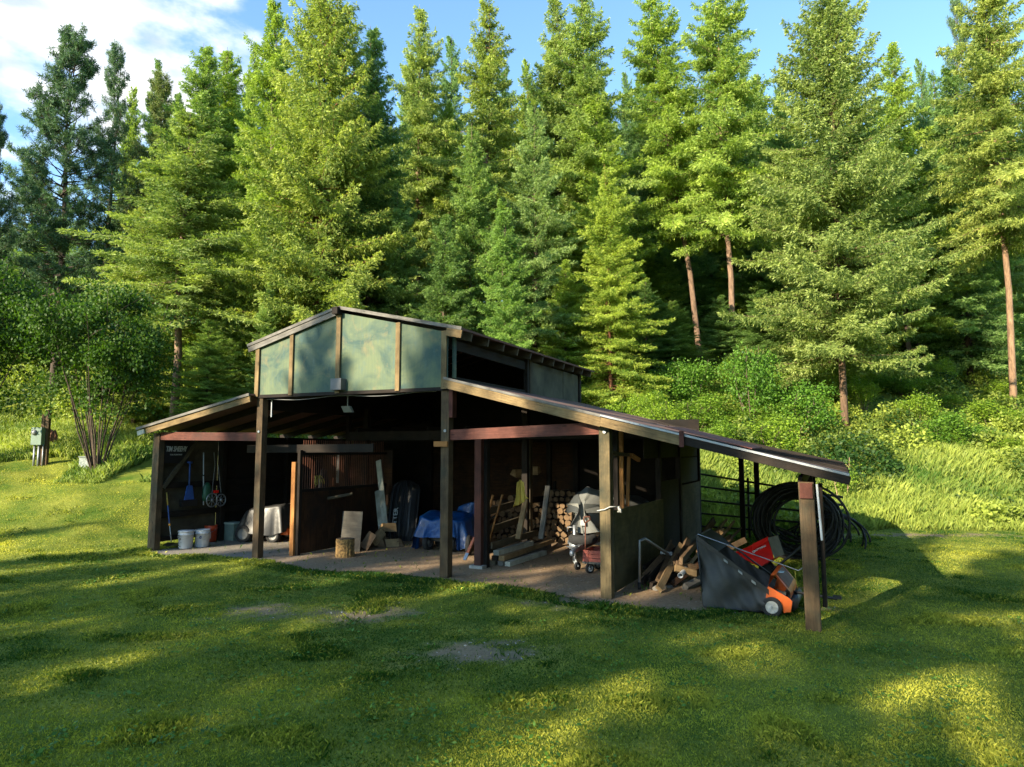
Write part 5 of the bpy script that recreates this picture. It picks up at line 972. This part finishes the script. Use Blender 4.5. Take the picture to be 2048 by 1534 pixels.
o = side(0).build('hopper_side', M['mesh'], e, True); o = side(WD - .05).build('hopper_side', M['mesh'], e, True)
A0, A1, B0, B1 = SP(1393, 1072), SP(1538, 1182), SP(1407, 1212), SP(1527, 1224)
m = MB(); m.grid([[A0.lerp(B0, t) + SYd * (WD * s) - SXd * (-.05 * math.sin(math.pi * t) * math.sin(math.pi * s)) for s in np.linspace(0, 1, 9)] for t in np.linspace(0, 1, 9)]); m.build('hopper_back', M['mesh'], e, True)
m = MB(); m.grid([[B0.lerp(B1, t) + SYd * (WD * s) for s in np.linspace(0, 1, 5)] for t in np.linspace(0, 1, 5)]); m.build('hopper_floor', M['mesh'], e, True)
m = MB(); C0 = A0.lerp(A1, .30); m.grid([[A0 + (C0 - A0) * t + SYd * (WD * s) + ZA * (.03 * math.sin(math.pi * t)) for s in np.linspace(0, 1, 5)] for t in np.linspace(0, 1, 5)]); m.build('hopper_flap', plain('smooth black vinyl', (.018, .022, .024), .4), e, True)
m = MB(); m.grid([[A0.lerp(A1, t) - SYd * .012 + ZA * (.02 - dz) for t in np.linspace(0, 1, 14)] for dz in (0, .07)]); m.build('top_band', M['black'], e, True)
m = MB(); m.tube([A0, A1], .012, 8); m.tube([S3(A0, WD), S3(A1, WD)], .012, 8); m.tube([A0, S3(A0, WD)], .012, 8); m.tube([B0, B1], .012, 8); m.tube([A0, B0], .010, 8); m.build('hopper_frame', M['black'], e, True)
m = MB(); 
for t in (.42, .62, .80): q = A0.lerp(A1, t) - SYd * .03 - ZA * .03; m.box(q, ((A1 - A0).normalized(), ZA, SYd), (.03, .014, .01))
m.build('clip', M['galv'], e)
# body
cheek = [SP(1530, 1202, 0), SP(1536, 1172, 0), SP(1547, 1178, 0), SP(1578, 1196, 0), SP(1585, 1203, 0), SP(1582, 1224, 0), SP(1568, 1226, 0), SP(1564, 1212, 0), SP(1549, 1208, 0)]
for y in (-.01, WD): m = MB(); m.poly([p + SYd * (y + (0 if y < 0 else 0)) for p in cheek], .02, n=-SYd); m.build('side_plate', M['orange'], e, bevel=.004)
T0 = SP(1536, 1172); T1 = SP(1541, 1152, .1); T2 = SP(1560, 1158, .1); T3 = SP(1581, 1200)
m = MB(); prof = [T0, T0 + ZA * .13 - SXd * .03, T0 + ZA * .14 - SXd * .10, T3 + ZA * .09, T3]; m.grid([[p + SYd * (.02 + (WD - .05) * s) for s in np.linspace(0, 1, 4)] for p in prof]); o = m.build('brush_housing', M['orange'], e, True)
m = MB(); m.poly([T0 + ZA * .14 - SXd * .10 + SYd * .10 + ZA * .006, (T0 + ZA * .14 - SXd * .10).lerp(T3 + ZA * .09, .85) + SYd * .10 + ZA * .012, (T0 + ZA * .14 - SXd * .10).lerp(T3 + ZA * .09, .85) + SYd * .8 + ZA * .012, T0 + ZA * .14 - SXd * .10 + SYd * .8 + ZA * .006], .004); m.build('top_plate', M['rust'], e)
m = MB(); q = (T0 + ZA * .155 - SXd * .14) + SYd * .22; m.box(q, (SYd, SXd, ZA), (.05, .035, .003)); m.build('decal', plain('pale blue decal', (.30, .42, .50)), e)
m = MB(); m.tube([T3 + SYd * .05 - ZA * .07, T3 + SYd * (WD - .05) - ZA * .07], .08, 14); m.build('brush', M['black'], e, True)
WRIM = plain('off white wheel', (.50, .49, .45), .6, 0, .25, 20)
for y in (-.045, WD + .045):
    c = base + SYd * y + ZA * .125; t_ = wheel(c, .125, .045, SYd, e, rim=WRIM); m = MB(); m.lathe(c, [(0, .030), (.014, .030), (.016, .02), (0, .02)], 10, (SXd, ZA, -SYd)); m.build('hub', M['steel'], e)
    m = MB()
    for k in range(6): a_ = k * math.pi / 3; m.board(c - SYd * .019 * (1 if y < 0 else -1), c - SYd * .019 * (1 if y < 0 else -1) + SXd * math.cos(a_) * .075 + ZA * math.sin(a_) * .075, .010, .006, SYd)
    m.build('spoke', WRIM, e)
m = MB(); q = SP(1525, 1212); m.tube([q, q + ZA * .08, q + ZA * .1 + SXd * .03], .02, 6); m.build('bracket', M['galv'], e, True)
m = MB(); q = base + SYd * (WD / 2) - SXd * .12 + ZA * .25; m.tube([q, q - SXd * .62 - SYd * .15 - ZA * .02], .018, 8); m.box(q - SXd * .62 - SYd * .15, (SXd, SYd, ZA), (.05, .03, .02)); m.build('tow_bar', M['black'], e)
m = MB(); r0 = A0 + SYd * .06 + ZA * .02; r1 = AY(1580, 1135, 9.3); r2 = AY(1597, 1141, 9.2); r3 = AY(1608, 1134, 9.2); m.tube([r0, r1, r1.lerp(r2, .6), r2, r3], .007, 7); m.build('dump_rod', M['galv'], e, True)
m = MB(); rq = AY(1590, 1142, 9.3); m.tube([rq, rq + Vector((.01, 0, -.14)), AY(1596, 1178, 9.3)], .005, 5); m.build('dump_rope', M['ropey'], e, True)
# ------------------------------------------------------------------ red cart
RB = AY(1520, 1110, 10.9); e = empty('dump_cart', Vector((RB.x, RB.y, 0)), 'bright red plastic hopper spreader tipped on its side behind the lawn sweeper', 'spreader')
def RQ(px, py, Y): return AY(px, py, Y)
F_ = [RQ(1471, 1106, 10.6), RQ(1505, 1090, 10.7), RQ(1535, 1076, 10.8), RQ(1548, 1116, 10.55), RQ(1520, 1134, 10.45), RQ(1482, 1115, 10.5)]
bk = [p + VA * .42 + UA * .10 for p in F_]
m = MB(); m.poly(F_, 0); [m.poly([F_[k], bk[k], bk[(k + 1) % 6], F_[(k + 1) % 6]]) for k in (0, 1, 3, 4, 5)]; m.build('hopper', M['redp'], e, bevel=.004)
m = MB(); m.poly([RQ(1504, 1090, 10.62), RQ(1535, 1075, 10.72), RQ(1536, 1083, 10.66), RQ(1505, 1100, 10.58)], .02); m.tube([RQ(1471, 1106, 10.55), RQ(1505, 1091, 10.62)], .012, 6); m.build('rim', M['redp'], e)
m = MB(); m.poly([F_[2] + UA * .005, bk[2] + UA * .02, bk[3] + UA * .02, F_[3] + UA * .005]); m.build('hopper_floor', plain('dusty olive inside', (.14, .10, .05), .8), e)
dx = (RQ(1528, 1093, 10.5) - RQ(1508, 1103, 10.5)).normalized(); dn = Vector((-.25, -1, 0)); text('CRAFTSMAN', .040, SGW, e, RQ(1518, 1098, 10.52), basis_euler(dx, ZA), bold=.001)
m = MB(); rc = RQ(1508, 1104, 10.5); m.tube([rc + dx * math.cos(a_) * .014 + ZA * math.sin(a_) * .014 for a_ in np.linspace(0, 6.283, 14)], .003, 5); m.build('emblem', SGW, e)
m = MB(); m.tube([RQ(1540, 1146, 10.4), RQ(1612, 1084, 10.3)], .020, 8); m.build('tow_bar', M['black'], e, True); m = MB(); m.tube([RQ(1536, 1120, 10.7), RQ(1562, 1150, 10.5)], .022, 8); m.build('tow_frame', M['black'], e, True)
wheel(RQ(1532, 1138, 10.75), .11, .07, SYd, e, rim=M['black'])
a = RQ(1546, 1153, 10.2); a.z = .03; b_ = RQ(1592, 1140, 10.6); b_.z = .03; m = MB(); m.board(a, b_ + (b_ - a) * .15, .03, .14, ZA); top(m, 'flat_board', W['tan'], 'tan board lying flat in the grass beside the sweeper', 'board')
# ------------------------------------------------------------------ meter post, pad box, old stump
def onter(px, py, lo=15):
    for Y in np.arange(lo, 60, .05):
        q = AY(px, py, Y)
        if q.z < float(terr(q.x, q.y)): return q
    return q
u = onter(82, 932); k_ = u.y / F
e = empty('meter_post', u, 'green grey electric meter box on posts at the left edge of the lawn', 'meter post')
def up_(px, py, dy=0): q = AY(px, py, u.y + dy); return q
m = MB(); a = up_(92, 826); m.box(Vector((a.x, u.y + .12, (a.z + u.z) / 2)), (ZA, Vector((1, 0, 0)), Vector((0, 1, 0))), ((a.z - u.z) / 2 + .1, .055, .055)); a = up_(84, 835); m.box(Vector((a.x, u.y + .10, (a.z + u.z) / 2)), (ZA, Vector((1, 0, 0)), Vector((0, 1, 0))), ((a.z - u.z) / 2 + .1, .045, .05)); m.build('post', W['post'], e)
m = MB(); a = up_(78.5, 872.5); m.box(a - Vector((0, .05, 0)), (Vector((1, 0, 0)), ZA, Vector((0, 1, 0))), (10.5 * k_, 17.5 * k_, .09)); m.build('meter_box', M['utilg'], e, bevel=.01)
m = MB(); m.lathe(up_(75, 865) - Vector((0, .14, 0)), [(0, -.06), (.07, -.05), (.085, -.02), (.09, .02)], 16, (Vector((1, 0, 0)), ZA, Vector((0, 1, 0)))); m.build('meter', M['boxgrey'], e, True)
for px in (71.5, 80, 88.5):
    m = MB(); a = up_(px, 889); m.tube([Vector((a.x, u.y - .04, a.z)), Vector((a.x, u.y - .04, u.z - .15))], .03 if px < 85 else .018, 8); m.build('conduit', M['galv'], e, True)
u2 = onter(168, 945); e = empty('pad_box', u2, 'small mottled grey utility box in the grass edge, right of the meter post', 'utility box'); k2 = u2.y / F
m = MB(); m.box(u2 + ZA * (15 * k2) + Vector((0, .15, 0)), (Vector((1, 0, 0)), ZA, Vector((0, 1, 0))), (11 * k2, 15 * k2, .16)); m.build('body', plain('mottled lichen grey', (.32, .35, .34), .8, 0, .5, 14, .2, (.10, .13, .11)), e, bevel=.012)
m = MB(); m.box(u2 + ZA * (31 * k2) + Vector((0, .15, 0)), (Vector((1, 0, 0)), ZA, Vector((0, 1, 0))), (12 * k2, 1.2 * k2, .18)); m.build('lid', plain('mottled lichen lid', (.20, .24, .21), .8, 0, .5, 14), e)
u3 = onter(103, 895, 21); m = MB(); n_ = 16
rows = [[u3 + Vector((math.cos(6.283 * k / n_) * r_ * rnd(.8, 1.2), math.sin(6.283 * k / n_) * r_ * rnd(.8, 1.2), z + rnd(-.04, .04))) for k in range(n_)] for z, r_ in ((-.1, .24), (.2, .19), (.42, .17), (.58, .10), (.5, .02))]
m.grid(rows, wrap=True); top(m, 'rotten_stump', plain('rotten red wood', (.24, .10, .05), .95, 0, .5, 9, .8, (.10, .05, .03)), 'ragged rotten stump behind the meter post', 'stump')

# ------------------------------------------------------------------ litter of chips and bark on the earth floor
RNG = np.random.default_rng(77); n = 5200
X = RNG.uniform(-7.5, 6, n); Y = RNG.uniform(8, 18, n); k = dirt_edge(X, Y) & (RNG.random(n) < np.clip((fbm(X * 1.1, Y * 1.1) - .38) * 5, .12, 1)); X, Y = X[k], Y[k]
P = np.stack([X, Y, terr(X, Y) + .022 + RNG.random(len(X)) * .008], 1); dr = RNG.normal(size=P.shape); dr[:, 2] *= .12; up = np.tile([0., 0, 1.], (len(P), 1)) + RNG.normal(0, .15, P.shape)
lc = leafquads(P, dr, RNG.uniform(.015, .075, len(P)), RNG.uniform(.004, .014, len(P)), up)
o = field('floor_litter', lc, 4, RNG.random(len(P)), leafmat('wood chips', (.07, .04, .02), (.42, .30, .17), .0, .9, .1, False)); tag(o, 'wood chips and bark bits scattered on the earth floor', 'wood chips', kind='stuff')

# ------------------------------------------------------------------ clover and plantain in the lawn
Xc, Yc, D = polar(1500, 4, 16, 1.2); k = ~dirt_edge(Xc, Yc) & (bare(Xc, Yc) < .3) & (fbm(Xc * .6 + 11, Yc * .6) > .48); Xc, Yc = Xc[k], Yc[k]
X = np.repeat(Xc, 11) + RNG.normal(0, .05, len(Xc) * 11); Y = np.repeat(Yc, 11) + RNG.normal(0, .05, len(Xc) * 11)
P = np.stack([X, Y, terr(X, Y) + RNG.uniform(.02, .045, len(X))], 1); dr = RNG.normal(size=P.shape); dr[:, 2] = .25; up = np.tile([0., 0, 1.], (len(P), 1)) + RNG.normal(0, .3, P.shape)
o = field('lawn_weeds', leafquads(P, dr, RNG.uniform(.02, .055, len(P)), RNG.uniform(.007, .016, len(P)), up), 4, RNG.random(len(P)), leafmat('weed leaves', (.03, .10, .015), (.12, .24, .03), .3, .5, .3, False)); tag(o, 'low clover and weeds growing through the lawn', 'weeds', kind='stuff')
X, Y, D = polar(9000, 4, 16, 1.3, 42); k = (bare(X, Y) > .25); X, Y = X[k], Y[k]; P = np.stack([X, Y, terr(X, Y) + .006], 1); dr = RNG.normal(size=P.shape); dr[:, 2] *= .2; up = np.tile([0., 0, 1.], (len(P), 1)) + RNG.normal(0, .4, P.shape)
o = field('gravel_bits', leafquads(P, dr, RNG.uniform(.012, .035, len(P)), RNG.uniform(.005, .013, len(P)), up), 4, RNG.random(len(P)), leafmat('pale grit', (.16, .13, .10), (.50, .47, .42), .0, .9, .1, False)); tag(o, 'pale grit on the worn patches of the lawn', 'grit', kind='stuff')
